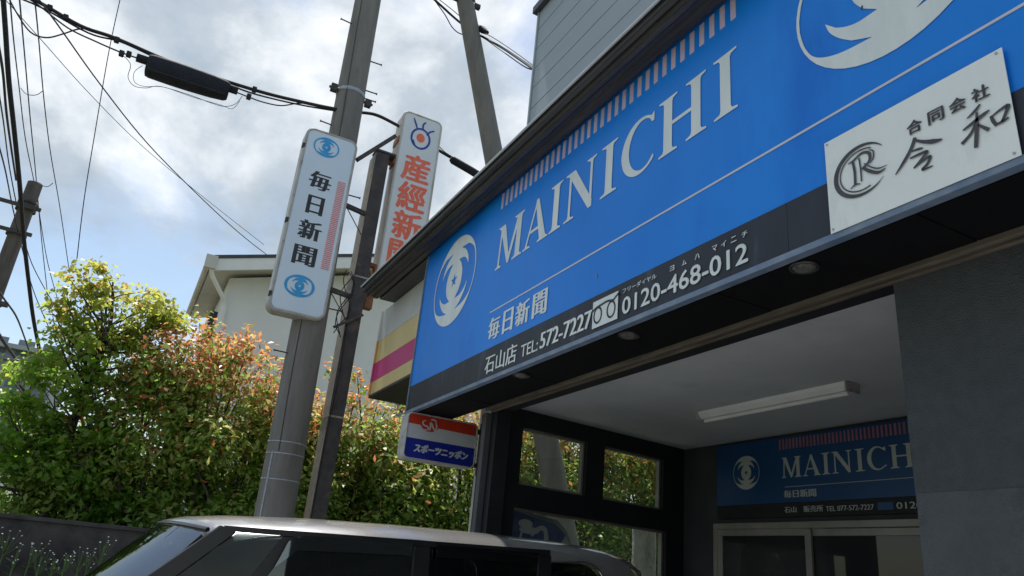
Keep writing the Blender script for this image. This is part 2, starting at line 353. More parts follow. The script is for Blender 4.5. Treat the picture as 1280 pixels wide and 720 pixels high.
def emblem(mb, c, u, v, r, off=0.003, sx=1.08):
    """round winged-eye emblem"""
    outer = arc(0, 0, sx, 1.0, 0, 360, 48)[:-1]
    def curve(pts): return [(q.x, q.y) for q in catmull(pts, 5)]
    lo = curve([(-1.04, -0.08), (-0.985, -0.32), (-0.86, -0.52), (-0.60, -0.65), (-0.22, -0.71)]) + \
         curve([(-0.44, -0.60), (-0.58, -0.47), (-0.68, -0.33), (-0.72, -0.20)]) + \
         curve([(-0.60, -0.33), (-0.48, -0.40), (-0.34, -0.44), (-0.14, -0.44)]) + \
         curve([(-0.29, -0.32), (-0.38, -0.17), (-0.41, 0.0), (-0.38, 0.17), (-0.29, 0.32)])
    up = curve([(-0.16, 0.44), (-0.38, 0.42), (-0.54, 0.34), (-0.68, 0.18)]) + \
         curve([(-0.64, 0.36), (-0.54, 0.50), (-0.42, 0.60), (-0.22, 0.70)]) + \
         curve([(-0.60, 0.67), (-0.86, 0.51), (-0.985, 0.30), (-1.04, 0.06)])
    left = lo + up
    ded = []
    for q in left:
        if not ded or (abs(q[0] - ded[-1][0]) + abs(q[1] - ded[-1][1])) > 0.006: ded.append(q)
    rightp = [(-x, y) for x, y in reversed(ded)]
    star = [((0.17 if i % 2 == 0 else 0.07) * math.sin(R_(36 * i)), (0.17 if i % 2 == 0 else 0.07) * math.cos(R_(36 * i))) for i in range(10)]
    mb.poly([[(x * r, y * r) for x, y in l] for l in (outer, ded, rightp, star)], c, u, v, off)

def ring(mb, c, u, v, rx, ry, w, off, a0=0, a1=360, n=36, wf=None):
    c = Vector(c); u = Vector(u); v = Vector(v); N3 = u.cross(v); vs = []; fs = []
    for i in range(n + 1):
        a = R_(a0 + (a1 - a0) * i / n); ww = w * (wf(i / n) if wf else 1)
        for s_ in (-0.5, 0.5): vs.append(c + u * (rx + s_ * ww) * math.cos(a) + v * (ry + s_ * ww) * math.sin(a) + N3 * off)
    for i in range(n): fs.append((2 * i, 2 * i + 1, 2 * i + 3, 2 * i + 2))
    mb.add(vs, fs)
def stroke(mb, pts, ws, o, u, v, off, k=5):
    """brush stroke with varying width on a plane"""
    P = catmull(pts, k); n = len(P); o = Vector(o); u = Vector(u); v = Vector(v); N3 = u.cross(v); vs = []; fs = []
    for i, p in enumerate(P):
        t = (P[min(i + 1, n - 1)] - P[max(i - 1, 0)]); t = t.normalized() if t.length else Vector((1, 0, 0)); q = Vector((-t.y, t.x, 0))
        f = i / (n - 1) * (len(ws) - 1); j = min(int(f), len(ws) - 2); w = ws[j] + (ws[j + 1] - ws[j]) * (f - j)
        for s_ in (-0.5, 0.5):
            z = p + q * w * s_; vs.append(o + u * z.x + v * z.y + N3 * off)
    for i in range(n - 1): fs.append((2 * i, 2 * i + 2, 2 * i + 3, 2 * i + 1))
    mb.add(vs, fs)

def serif_word(mb, o, u, v, spec, z0, h, off):
    """letters M A I N C H drawn as cut film with bracketed serifs; spec = [(char, x0, x1)]"""
    def stem(xc, w, sw, bot=True, top=True, lean=0.0, sw2=None):
        p = []
        f = lambda x, y: (x + lean * y, y)
        w2 = w / 2; s2 = sw2 if sw2 else sw
        if bot: p += [f(xc - w2, .10), f(xc - w2 - .02, .055), f(xc - sw, .03), f(xc - sw, 0), f(xc + s2, 0), f(xc + s2, .03), f(xc + w2 + .02, .055), f(xc + w2, .10)]
        else: p += [f(xc - w2, 0), f(xc + w2, 0)]
        if top: p += [f(xc + w2, .90), f(xc + w2 + .02, .945), f(xc + s2, .97), f(xc + s2, 1), f(xc - sw, 1), f(xc - sw, .97), f(xc - w2 - .02, .945), f(xc - w2, .90)]
        else: p += [f(xc + w2, 1), f(xc - w2, 1)]
        return p
    k = 0
    for ch, x0, x1 in spec:
        W_ = (x1 - x0) / h; P = []
        if ch == 'I': P = [stem(W_ / 2, .20, W_ / 2)]
        if ch == 'H': P = [stem(.215, .20, .215), stem(W_ - .215, .20, .215), [(.31, .47), (W_ - .31, .47), (W_ - .31, .535), (.31, .535)]]
        if ch == 'N': P = [stem(.17, .075, .17, top=False), [(.0, 1), (.0, .97), (.10, .94), (.14, .90), (W_ - .21, 0), (W_ - .10, 0), (W_ - .10, .14), (.32, 1)], stem(W_ - .15, .075, .15, bot=False)]
        if ch == 'M': P = [stem(.14, .07, .14, top=False, lean=0.05), [(.03, 1), (.03, .97), (.12, .94), (.15, .88), (W_ * .46, 0), (W_ * .51, 0), (W_ * .51, .16), (.34, 1)],
                           [(W_ * .48, 0), (W_ * .52, 0), (W_ - .22, .92), (W_ - .22, 1), (W_ - .30, 1), (W_ * .46, .12)],
                           stem(W_ - .22, .20, .22, sw2=.2)]
        if ch == 'A':
            P = [[(0, 0), (.30, 0), (.30, .03), (.20, .055), (.17, .08), (W_ * .5, .90), (W_ * .5, 1), (W_ * .47, 1), (.10, .07), (.08, .05), (0, .03)],
                 [(W_ - .40, 0), (W_, 0), (W_, .03), (W_ - .08, .06), (W_ - .11, .12), (W_ * .55, 1), (W_ * .45, 1), (W_ * .44, .88), (W_ - .34, .12), (W_ - .32, .06), (W_ - .40, .03)],
                 [(.25, .30), (W_ - .30, .30), (W_ - .32, .365), (.27, .365)]]
        if ch == 'C':
            a_ = arc(.50, .5, .50, .52, 55, 308, 26); b_ = arc(.56, .5, .355, .455, 302, 58, 26)
            P = [[(W_, .80), (W_ - .0, .97)] + a_ + [(W_, .14), (W_ - .02, .2)] + b_ + [(W_ - .06, .80)]]
        for poly in P:
            mb.poly([[(x0 + x * h, z0 + y * h) for x, y in poly]], o, u, v, off + k * 0.0003); k = (k + 1) % 3

# ================================================================== GROUND
def sheet(name, x0, y0, x1, y1, z, m):
    k = MB(); k.add([(x0, y0, z), (x1, y0, z), (x1, y1, z), (x0, y1, z)], [(0, 1, 2, 3)]); o = k.build(name, m); o['kind'] = 'structure'; return o
sheet('ground', -900, -900, 900, 900, -0.02, M['grassy'])
sheet('road', -200, -8.5, 60, -0.9, 0.0, M['asphalt'])
k = MB()   # forecourt that climbs gently to the garage mouth
k.add([(-9.0, -0.9, 0.004), (6, -0.9, 0.004), (6, 2.9, 0.112), (-9.0, 2.9, 0.112)], [(0, 1, 2, 3)])
k.build('forecourt', M['concrete_floor'])['kind'] = 'structure'
k = MB(); k.box((-12, -1.05, -0.01), (-9.3, -0.9, 0.12)); k.build('kerb', M['concrete_floor'])['kind'] = 'structure'

# ================================================================== SHOP BUILDING
D = 2.0
SB = thing('shop_building', 'grey newspaper shop with open carport bay, black soffit and metal siding upper floor', 'building', (-3.2, 2.4, 0.0))
# upper floor siding, one panel after another
zs = [4.3, 4.78, 5.05, 5.33, 5.60, 5.87, 6.13, 6.40, 6.66, 6.92, 7.19, 7.44]
for a, b in zip(zs[:-1], zs[1:]):
    k = MB(); k.box((-5.945, 2.90, a + 0.008), (1.6, 2.96, b)); o = k.build('siding_panel', M['siding'], SB, 0.004)
boxo('upper_wall', (-5.93, 2.963, 4.3), (1.6, 8.0, 7.40), M['siding'], SB)
boxo('corner_trim', (-5.975, 2.885, 4.3), (-5.945, 2.98, 7.44), M['siding'], SB, 0.004)
boxo('roof_cap', (-6.02, 2.84, 7.44), (1.7, 8.05, 7.54), M['roof_dark'], SB, 0.01)
# wall flashing above the eave
k = MB(); k.add([(-5.99, 2.87, 4.36), (1.6, 2.87, 4.36), (1.6, 2.87, 4.42), (-5.99, 2.87, 4.42)], [(0, 1, 2, 3)]); k.box((-6.0, 2.6, 4.30), (1.6, 2.875, 4.42))
k.build('flashing', M['flash'], SB)
# eave roof sheet
k = MB(); k.prism([(1.80, 4.20), (2.9, 4.36), (2.9, 4.30), (1.84, 4.16)], (-7.22, 0, 0), Y3, Z3, X3, 8.8)
k.build('eave_roof', M['roof_dark'], SB)
# ribbed gutter profile (Y, Z)
prof = [(1.778, 4.206), (1.792, 4.212), (1.80, 4.19), (1.796, 4.168), (1.812, 4.158), (1.83, 4.162), (1.842, 4.146), (1.838, 4.128), (1.862, 4.124), (1.885, 4.140), (1.915, 4.142), (1.925, 4.128), (1.96, 4.128), (1.985, 4.140), (1.985, 4.205), (1.778, 4.218)]
k = MB(); k.prism(list(reversed(prof)), (-7.29, 0, 0), Y3, Z3, X3, 8.9); k.build('eave_gutter', M['gutter'], SB)
# light strip on top edge
k = MB(); k.tube([(-7.29, 1.776, 4.218), (1.6, 1.776, 4.218)], 0.009, 6); k.build('gutter_lip', M['flash'], SB)
# eave end and soffit
boxo('eave_soffit', (-7.27, 1.99, 4.125), (-5.93, 3.1, 4.15), M['gutter'], SB)
# fascia box carrying the sign
boxo('fascia_box', (-5.86, 2.03, 2.72), (1.5, 2.36, 4.13), M['black_paint'], SB)
# soffit boards
x = -5.86; i = 0
while x < 1.5:
    x2 = min(x + 0.91, 1.5)
    k = MB(); k.box((x + 0.003, 2.045, 2.697 + 0.001 * (i % 3)), (x2 - 0.003, 2.36, 2.716)); k.build('soffit_board', M['black_wood'], SB, 0.002); x = x2; i += 1
# shutter rail
k = MB()
k.box((-5.12, 2.362, 2.678), (1.5, 2.385, 2.75)); k.box((-5.12, 2.39, 2.690), (1.5, 2.402, 2.75)); k.box((-5.12, 2.407, 2.674), (1.5, 2.43, 2.75))
k.build('shutter_rail', M['rail'], SB, 0.002)
boxo('lintel', (-5.12, 2.432, 2.70), (1.5, 2.565, 3.0), M['black_paint'], SB)
# striped canopy band at left, on its own level behind the sign
BX = -7.63
def band(name, z0, z1, m, zz=0):
    return boxo(name, (BX + 0.03, 2.15, z0), (-5.0, 2.19, z1), m, SB)
band('band_stripe', 3.17, 3.312, M['yellow_band']); band('band_stripe', 3.315, 3.52, M['magenta_band']); band('band_stripe', 3.523, 3.77, M['yellow_band']); band('band_panel', 3.773, 4.12, M['grey_band'])
for z0, z1, m in ((3.17, 3.312, 'orange_edge'), (3.312, 3.52, 'magenta_band'), (3.52, 3.77, 'orange_edge'), (3.77, 4.12, 'grey_band')):
    boxo('band_edge', (BX - 0.01, 2.135, z0), (BX + 0.027, 2.21, z1 - 0.003), M[m], SB)
boxo('canopy_soffit', (BX, 2.14, 3.14), (-5.2, 3.05, 3.166), M['gutter'], SB)
boxo('canopy_back', (BX, 2.9, 3.17), (-5.93, 3.05, 4.12), M['grey_band'], SB)
k = MB(); k.box((BX, 2.215, 3.17), (BX + 0.03, 2.9, 4.12)); k.build('canopy_end', M['grey_band'], SB)
# ---- carport bay
A0 = Vector((-5.14, 2.7, 0)); A1 = Vector((-5.41, 4.55, 0)); UW = (A1 - A0).normalized(); NW = Vector((UW.y, -UW.x, 0))   # wall faces +X
def wpt(uu, z, d=0.0): 
    p = A0 + UW * uu + NW * d; return Vector((p.x, p.y, z))
def wbox(k, u0, u1, z0, z1, d0, d1):
    P = [wpt(uu, z, d) for z in (z0, z1) for d in (d0, d1) for uu in (u0, u1)]
    k.add(P, [(0, 1, 3, 2), (4, 6, 7, 5), (0, 4, 5, 1), (2, 3, 7, 6), (0, 2, 6, 4), (1, 5, 7, 3)])
k = MB()
wbox(k, -0.17, 1.90, 2.622, 3.0, -0.10, 0)       # head
wbox(k, -0.17, 1.90, 2.008, 2.176, -0.10, 0)     # transom
wbox(k, -0.17, 0.018, 2.176, 2.622, -0.10, 0)    # post
wbox(k, 0.692, 0.888, 2.176, 2.622, -0.10, 0)    # mullion
wbox(k, 1.603, 1.90, 2.176, 2.622, -0.10, 0)
wbox(k, -0.17, -0.005, 0.7, 2.008, -0.10, 0); wbox(k, 1.648, 1.90, 0.7, 2.008, -0.10, 0)
wbox(k, -0.17, 1.90, 0.0, 0.7, -0.10, 0)
k.build('carport_side_wall', M['black_paint'], SB)
def window(u0, u1, z0, z1):
    f = MB(); w = 0.018
    wbox(f, u0, u1, z1 - w, z1, -0.075, -0.035); wbox(f, u0, u1, z0, z0 + w, -0.075, -0.035); wbox(f, u0, u0 + w, z0 + w, z1 - w, -0.075, -0.035); wbox(f, u1 - w, u1, z0 + w, z1 - w, -0.075, -0.035)
    fo = f.build('window', M['alu'], SB)
    g = MB(); wbox(g, u0 + w, u1 - w, z0 + w, z1 - w, -0.058, -0.054); g.build('pane', M['pane'], fo)
window(0.020, 0.690, 2.178, 2.620); window(0.890, 1.601, 2.178, 2.620); window(-0.003, 1.646, 0.702, 2.006)
# front column: dark body and lighter shutter guide
boxo('column', (-5.17, 2.44, 0.1), (-5.06, 2.56, 2.70), M['black_paint'], SB)
boxo('shutter_guide', (-5.20, 2.385, 0.1), (-5.14, 2.437, 2.672), M['col_grey'], SB, 0.004)
boxo('guide_edge', (-5.245, 2.40, 0.1), (-5.203, 2.50, 2.672), M['black_paint'], SB)
# ceiling, rear wall, right wall, pier
k = MB(); k.box((-5.6, 2.567, 2.752), (-1.3, 4.7, 2.86)); k.build('carport_ceiling', M['ceiling'], SB)
k = MB(); k.box((-5.6, 4.552, 2.04), (-4.976, 4.7, 2.75)); k.box((-5.6, 4.552, 0.1), (-4.976, 4.7, 2.04)); k.box((-4.976, 4.552, 2.084), (-1.5, 4.7, 2.75)); k.build('rear_wall', M['wall_dark'], SB)
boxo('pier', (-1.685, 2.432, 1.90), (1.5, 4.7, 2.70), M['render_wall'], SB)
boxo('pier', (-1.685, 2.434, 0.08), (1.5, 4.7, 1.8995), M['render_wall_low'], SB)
boxo('carport_floor', (-5.6, 2.9, 0.02), (-1.69, 4.55, 0.115), M['concrete_floor'], SB)
boxo('room_wall', (-5.9, 6.9, 0), (1.5, 7.0, 4.3), M['wall_dark'], SB)
boxo('floor_slab', (-5.9, 2.6, 2.87), (1.6, 7.9, 4.29), M['wall_dark'], SB)
# sliding door
k = MB(); k.box((-4.976, 4.50, 2.036), (-1.70, 4.551, 2.082)); k.box((-4.976, 4.50, 0.12), (-4.93, 4.551, 2.036)); dr = k.build('door', M['alu'], SB, 0.003)
for x0, x1, yy in ((-4.93, -3.97, 4.505), (-4.08, -1.9, 4.53)):
    if x0 > -4.0 or True:
        k = MB(); w = 0.055; y0, y1 = yy, yy + 0.022
        k.box((x0, y0, 1.985), (x1, y1, 2.034)); k.box((x0, y0, 0.12), (x1, y1, 0.22)); k.box((x0, y0, 0.22), (x0 + w, y1, 1.985)); k.box((x1 - w, y0, 0.22), (x1, y1, 1.985)); k.build('door_leaf', M['alu'], dr, 0.002)
    boxo('pane', (x0 + 0.055, yy + 0.009, 0.22), (x1 - 0.055, yy + 0.013, 1.985), M['door_glass'], dr)

# ---- lights under soffit
for px, py, lab in ((652, 469, 'round recessed soffit downlight below the 石山店 lettering, leftmost of three'), (786, 419, 'round recessed soffit downlight below the winding logo mark, middle of three'), (1005, 334, 'round soffit downlight nearest the white metal plate, rightmost of three')):
    d = ray(px, py); p = CAM + d * ((2.694 - 1.5) / d.z)
    t = thing('downlight', lab, 'ceiling light', (p.x, p.y, 2.694), 'downlights in the black soffit')
    k = MB(); pr = [(0.056, 0.0), (0.054, -0.007), (0.048, -0.008), (0.044, -0.003)]
    n = 24; vs = [(p.x + r * math.cos(2 * math.pi * j / n), p.y + r * math.sin(2 * math.pi * j / n), 2.694 + z) for r, z in pr for j in range(n)]
    k.add(vs, [(i * n + j, i * n + (j + 1) % n, (i + 1) * n + (j + 1) % n, (i + 1) * n + j) for i in range(len(pr) - 1) for j in range(n)], True); k.build('rim', M['gutter'], t)
    k = MB(); pr = [(0.043, -0.003), (0.037, -0.010), (0.024, -0.015), (0.008, -0.017)]
    vs = [(p.x + r * math.cos(2 * math.pi * j / n), p.y + r * math.sin(2 * math.pi * j / n), 2.694 + z) for r, z in pr for j in range(n)]
    k.add(vs, [(i * n + j, i * n + (j + 1) % n, (i + 1) * n + (j + 1) % n, (i + 1) * n + j) for i in range(len(pr) - 1) for j in range(n)] + [tuple(range(3 * n, 4 * n))], True); k.build('lens', M['lens'], t)
# fluorescent batten
t = thing('fluorescent_lamp', 'long white unlit fluorescent batten on the carport ceiling', 'ceiling light', (-3.5, 3.66, 2.75))
k = MB(); k.prism([(-0.055, 0), (-0.045, -0.022), (-0.02, -0.046), (0.02, -0.046), (0.045, -0.022), (0.055, 0)], (-4.14, 3.66, 2.75), Y3, Z3, X3, 1.27); k.build('housing', M['tube_white'], t)
for xe in (-4.152, -2.869):
    boxo('end_cap', (xe, 3.60, 2.69), (xe + 0.011, 3.72, 2.75), M['case_grey'], t)
k = MB(); k.tube([(-4.12, 3.66, 2.690), (-2.89, 3.66, 2.690)], 0.014, 10); k.build('tube', M['tube_white'], t)

# ================================================================== MAIN SIGN
MS = thing('shop_sign', 'long blue fascia sign reading MAINICHI with round white emblems above the carport', 'sign', (-2.9, 2.0, 2.694))
boxo('face_board', (-5.89, 2.0, 2.932), (1.4, 2.028, 4.19), M['blue'], MS)
x = -5.89
for w_ in (0.95, 1.8, 1.35, 0.62, 0.45, 0.9, 1.22):
    boxo('number_strip', (x + 0.0008, 1.998, 2.722), (x + w_ - 0.0008, 2.028, 2.930), M['strip'], MS); x += w_
boxo('bottom_rim', (-5.895, 1.990, 2.694), (1.4, 2.03, 2.7205), M['edge_blue'], MS, 0.002)
boxo('end_rim', (-5.903, 1.988, 2.694), (-5.891, 2.03, 4.15), M['edge_blue'], MS)
o_ = (0, 2.0, 0)
k = MB(); emblem(k, (-5.186, 2.0, 3.683), X3, Z3, 0.379); k.build('emblem', M['film_white'], MS)
k = MB(); emblem(k, (-1.28, 2.0, 3.693), X3, Z3, 0.382); k.build('emblem', M['film_white'], MS)
k = MB(); serif_word(k, o_, X3, Z3, [('M', -4.42, -4.02), ('A', -4.008, -3.682), ('I', -3.669, -3.528), ('N', -3.49, -3.155), ('I', -3.100, -2.945), ('C', -2.905, -2.622), ('H', -2.582, -2.232), ('I', -2.18, -2.03)], 3.513, 0.33, 0.003)
k.build('lettering', M['film_white'], MS)
for i in range(34):
    x = -4.425 + i * 0.0716; boxo('stripe_bar', (x, 1.9965, 4.006), (x + 0.033, 1.9995, 4.135), M['film_pink'], MS)
boxo('white_line', (-4.421, 1.9965, 3.194), (1.4, 1.9995, 3.2035), M['film_lilac'], MS)
k = MB()
for ch, xa, xb in (('毎', -4.410, -4.245), ('日', -4.190, -4.060), ('新', -4.010, -3.840), ('聞', -3.790, -3.625)):
    put_text(k, ch, o_, X3, Z3, (xa, xb, 2.985, 3.145), bold=0.009)
k.build('lettering', M['film_white'], MS)
o2 = (0, 1.998, 0)
for tx, bx, bo, bv in (('石山店', (-4.402, -3.955, 2.748, 2.875), 0.004, 0), ('TEL:', (-3.895, -3.685, 2.760, 2.838), 0.002, 0), ('572-7227', (-3.655, -3.118, 2.762, 2.862), 0.006, 0),
                       ('0120-468-012', (-2.84, -1.995, 2.755, 2.842), 0.003, 0.002), ('フリーダイヤル', (-2.842, -2.575, 2.868, 2.895), 0.0012, 0)):
    k = MB(); put_text(k, tx, o2, X3, Z3, bx, bold=bo, boldv=bv); k.build('lettering', M['film_white'], MS)
k = MB()
for ch, xc in (('ヨ', -2.462), ('ム', -2.378), ('ハ', -2.292), ('マ', -2.182), ('イ', -2.128), ('ニ', -2.07), ('チ', -2.008)):
    put_text(k, ch, o2, X3, Z3, (xc - 0.015, xc + 0.015, 2.868, 2.893), bold=0.0015)
k.build('lettering', M['film_white'], MS)
# pale rectangular mark with a dark winding wire
k = MB(); k.poly([[(-3.105, 2.746), (-2.878, 2.746), (-2.878, 2.896), (-3.105, 2.896)]], o2, X3, Z3, 0.0045); k.build('mark_panel', M['film_white'], MS)
k = MB()
for cx in (-3.055, -2.935): ring(k, (cx, 1.998, 2.812), X3, Z3, 0.034, 0.042, 0.011, 0.006)
stroke(k, [(-3.12, 2.838), (-3.07, 2.856), (-3.02, 2.862), (-2.97, 2.866), (-2.92, 2.858), (-2.895, 2.87), (-2.872, 2.882)], [0.011, 0.011], o2, X3, Z3, 0.0064)
k.build('wire_mark', M['strip'], MS)

for (xa, za, ha, mm) in ((-3.095, 3.035, 0.032, 'edge_blue'), (-1.395, 3.565, 0.022, 'ink')):
    k = MB(); k.poly([[(xa, za), (xa + 0.006, za + 0.004), (xa + 0.008, za + ha * .6), (xa + 0.004, za + ha), (xa - 0.002, za + ha * .5)]], o_, X3, Z3, 0.0045); k.build('chip_mark', M[mm], MS)
# white metal plate in front
PT = thing('name_plate', 'white metal plate with circled R mark and brush characters 合同会社 令和 over the blue sign', 'sign', (-1.27, 1.975, 2.72))
boxo('plate', (-1.590, 1.985, 2.717), (-0.952, 1.9875, 3.086), M['plate'], PT)
o3 = (0, 1.985, 0); k = MB()
for ch, xc in (('合', -1.243), ('同', -1.170), ('会', -1.100), ('社', -1.030)):
    put_text(k, ch, o3, X3, Z3, (xc - 0.025, xc + 0.025, 2.945, 2.992), bold=0.0022, boldv=0.001)
B3 = lambda p, w: stroke(k, p, w, o3, X3, Z3, 0.003 + 0.0003 * random.Random(len(k.v)).randint(0, 4))
B3([(-1.245, 2.928), (-1.262, 2.895), (-1.29, 2.862), (-1.325, 2.828)], [0.012, 0.013, 0.012, 0.004])
B3([(-1.252, 2.924), (-1.225, 2.902), (-1.19, 2.884), (-1.160, 2.876)], [0.006, 0.011, 0.016, 0.005])
B3([(-1.262, 2.885), (-1.24, 2.882), (-1.225, 2.878)], [0.005, 0.009, 0.006])
B3([(-1.270, 2.862), (-1.24, 2.862), (-1.212, 2.858), (-1.232, 2.842), (-1.262, 2.822)], [0.006, 0.010, 0.012, 0.009, 0.005])
B3([(-1.262, 2.822), (-1.235, 2.832), (-1.205, 2.838), (-1.215, 2.818), (-1.235, 2.804), (-1.20, 2.802)], [0.005, 0.008, 0.011, 0.010, 0.009, 0.004])
B3([(-1.035, 2.932), (-1.052, 2.918), (-1.078, 2.905)], [0.006, 0.011, 0.004])
B3([(-1.095, 2.872), (-1.06, 2.883), (-1.03, 2.893), (-1.012, 2.898)], [0.006, 0.012, 0.012, 0.004])
B3([(-1.048, 2.912), (-1.053, 2.87), (-1.060, 2.83), (-1.066, 2.797)], [0.006, 0.012, 0.013, 0.012])
B3([(-1.055, 2.878), (-1.075, 2.85), (-1.105, 2.83)], [0.009, 0.010, 0.012])
B3([(-1.05, 2.868), (-1.035, 2.85), (-1.022, 2.835)], [0.006, 0.010, 0.012])
B3([(-1.012, 2.878), (-1.008, 2.858), (-1.0, 2.838)], [0.008, 0.011, 0.010])
B3([(-1.008, 2.874), (-0.985, 2.882), (-0.962, 2.884), (-0.972, 2.862), (-0.985, 2.842)], [0.005, 0.008, 0.014, 0.010, 0.008])
B3([(-1.002, 2.842), (-0.985, 2.842), (-0.965, 2.846)], [0.006, 0.009, 0.006])
rc = (-1.447, 1.985, 2.906)
ring(k, rc, X3, Z3, 0.104, 0.093, 0.0145, 0.003, 35, 320, 44, lambda f: 0.12 + 1.1 * math.sin(math.pi * min(1, f * 1.02)) ** 0.8)
ring(k, rc, X3, Z3, 0.086, 0.077, 0.005, 0.003, 60, 290, 36)
B3([(-1.478, 2.955), (-1.473, 2.91), (-1.475, 2.862)], [0.010, 0.010, 0.010])
B3([(-1.495, 2.852), (-1.475, 2.86), (-1.455, 2.855)], [0.003, 0.007, 0.003]); B3([(-1.497, 2.952), (-1.475, 2.955), (-1.44, 2.968), (-1.412, 2.955), (-1.413, 2.925), (-1.445, 2.908)], [0.003, 0.008, 0.009, 0.012, 0.011, 0.006])
B3([(-1.452, 2.955), (-1.449, 2.91), (-1.450, 2.862)], [0.006, 0.006, 0.006])
B3([(-1.44, 2.91), (-1.415, 2.885), (-1.385, 2.866), (-1.357, 2.868)], [0.010, 0.013, 0.011, 0.003]); B3([(-1.435, 2.925), (-1.405, 2.895), (-1.38, 2.88), (-1.35, 2.878)], [0.004, 0.005, 0.005, 0.002])
B3([(-1.412, 2.968), (-1.396, 2.955), (-1.398, 2.928), (-1.412, 2.915)], [0.003, 0.005, 0.005, 0.003])
k.build('lettering', M['ink_grey'], PT)
k = MB()
for x in (-1.578, -0.969):
    for z in (2.73, 3.074): k.tube([(x, 1.9846, z), (x, 1.981, z)], 0.004, 8)
k.build('screw', M['galv'], PT)

# ================================================================== REAR SIGN
RS = thing('indoor_sign', 'smaller blue sign reading MAINICHI over the sliding door inside the dark carport', 'sign', (-3.9, 4.5, 2.14))
boxo('face_board', (-4.945, 4.52, 2.225), (-1.75, 4.55, 2.722), M['blue_dark'], RS)
boxo('number_strip', (-4.945, 4.52, 2.120), (-1.75, 4.55, 2.223), M['black_paint'], RS)
o4 = (0, 4.52, 0)
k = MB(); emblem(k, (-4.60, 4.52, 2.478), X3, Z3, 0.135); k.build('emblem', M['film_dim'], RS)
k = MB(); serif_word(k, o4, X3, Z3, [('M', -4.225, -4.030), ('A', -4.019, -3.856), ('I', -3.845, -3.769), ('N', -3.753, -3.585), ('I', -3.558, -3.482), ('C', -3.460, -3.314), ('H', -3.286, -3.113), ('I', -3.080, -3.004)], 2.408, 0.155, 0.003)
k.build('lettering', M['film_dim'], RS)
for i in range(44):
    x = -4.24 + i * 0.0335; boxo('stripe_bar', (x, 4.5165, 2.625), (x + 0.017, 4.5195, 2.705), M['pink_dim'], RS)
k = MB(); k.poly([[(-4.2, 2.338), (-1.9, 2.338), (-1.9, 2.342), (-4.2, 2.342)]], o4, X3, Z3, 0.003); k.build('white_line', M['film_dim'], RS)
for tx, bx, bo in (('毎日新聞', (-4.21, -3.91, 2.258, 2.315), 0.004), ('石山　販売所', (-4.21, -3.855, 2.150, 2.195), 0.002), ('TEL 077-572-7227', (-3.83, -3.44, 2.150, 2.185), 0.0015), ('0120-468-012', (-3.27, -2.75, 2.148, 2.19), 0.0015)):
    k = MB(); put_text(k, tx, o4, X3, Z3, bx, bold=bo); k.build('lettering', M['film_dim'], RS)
k = MB(); k.poly([[(-3.41, 2.145), (-3.295, 2.145), (-3.295, 2.195), (-3.41, 2.195)]], o4, X3, Z3, 0.003); k.build('mark_panel', M['blue_dark'], RS)

# ================================================================== PROJECTING SIGNS (faces look along +X)
def rounded(x0, x1, y0, y1, r, n=6):
    return arc(x1 - r, y1 - r, r, r, 0, 90, n) + arc(x0 + r, y1 - r, r, r, 90, 180, n) + arc(x0 + r, y0 + r, r, r, 180, 270, n) + arc(x1 - r, y0 + r, r, r, 270, 360, n)
def lightbox(t, X, y0, y1, z0, z1, dep, r, case, face, rim=0.03):
    k = MB(); k.prism(rounded(y0, y1, z0, z1, r), (X - dep, 0, 0), Y3, Z3, X3, dep - 0.004); k.build('case', case, t, 0.012)
    # raised rim ring
    k = MB(); o = rounded(y0, y1, z0, z1, r); n = len(o); i_ = rounded(y0 + rim, y1 - rim, z0 + rim, z1 - rim, max(r - rim, 0.01))
    P = [Vector((X - 0.0035, a, b)) for a, b in o] + [Vector((X + 0.010, a + (ya - a) * .25, b + (zb - b) * .25)) for (a, b), (ya, zb) in zip(o, i_)] + [Vector((X + 0.010, a + (ya - a) * .75, b + (zb - b) * .75)) for (a, b), (ya, zb) in zip(o, i_)] + [Vector((X + 0.001, a, b)) for a, b in i_]
    fs = [(q * n + j, q * n + (j + 1) % n, (q + 1) * n + (j + 1) % n, (q + 1) * n + j) for q in range(3) for j in range(n)]
    k.add(P, fs, True); k.build('rim', case, t)
    k = MB(); k.prism(rounded(y0 + rim * .8, y1 - rim * .8, z0 + rim * .8, z1 - rim * .8, max(r - rim * .8, 0.01)), (X - 0.003, 0, 0), Y3, Z3, X3, 0.0045); k.build('face', face, t)
XA = -7.85
TS = thing('projecting_sign', 'tall white light box sign with black 毎日新聞 and blue eye emblems beside the concrete pole', 'sign', (XA - 0.1, 1.25, 3.9))
lightbox(TS, XA, 0.955, 1.575, 3.925, 6.215, 0.20, 0.10, M['case_grey'], M['face_white'], 0.032)
for yy, zz, ss in ((1.215, 6.01, 1.2), (1.24, 4.255, 1.3)):
    k = MB(); emblem(k, (XA, yy, zz), Y3, Z3, 0.128, 0.004, ss); k.build('emblem', M['emblem_blue'], TS)
k = MB(); cz = 5.56
for ch in '毎日新聞':
    w = 0.085 if ch == '日' else 0.118
    put_text(k, ch, (XA, 0, 0), Y3, Z3, (1.225 - w, 1.225 + w, cz - 0.115, cz + 0.115), bold=0.012); cz -= 0.315
k.build('lettering', M['ink'], TS)
n_ = 50
k = MB()
for i in range(n_):
    z = 4.515 + i * (5.64 - 4.515) / n_; k.poly([[(1.425, z), (1.515, z), (1.515, z + 0.0125), (1.425, z + 0.0125)]], (XA, 0, 0), Y3, Z3, 0.0035)
o = k.build('red_bars', M['red_bar'], TS); o['kind'] = 'stuff'
k = MB()
for z in (5.42, 4.35): k.beam((XA - 0.12, 1.57, z), (XA - 0.2, 1.86, z), 0.045, 0.05)
k.build('bracket_arm', M['steel_old'], TS)
k = MB()
for z in (5.42, 4.35): k.tube([(XA - 0.12, 1.6, z - 0.02), (XA - 0.2, 1.85, z - 0.28)], 0.006, 6)
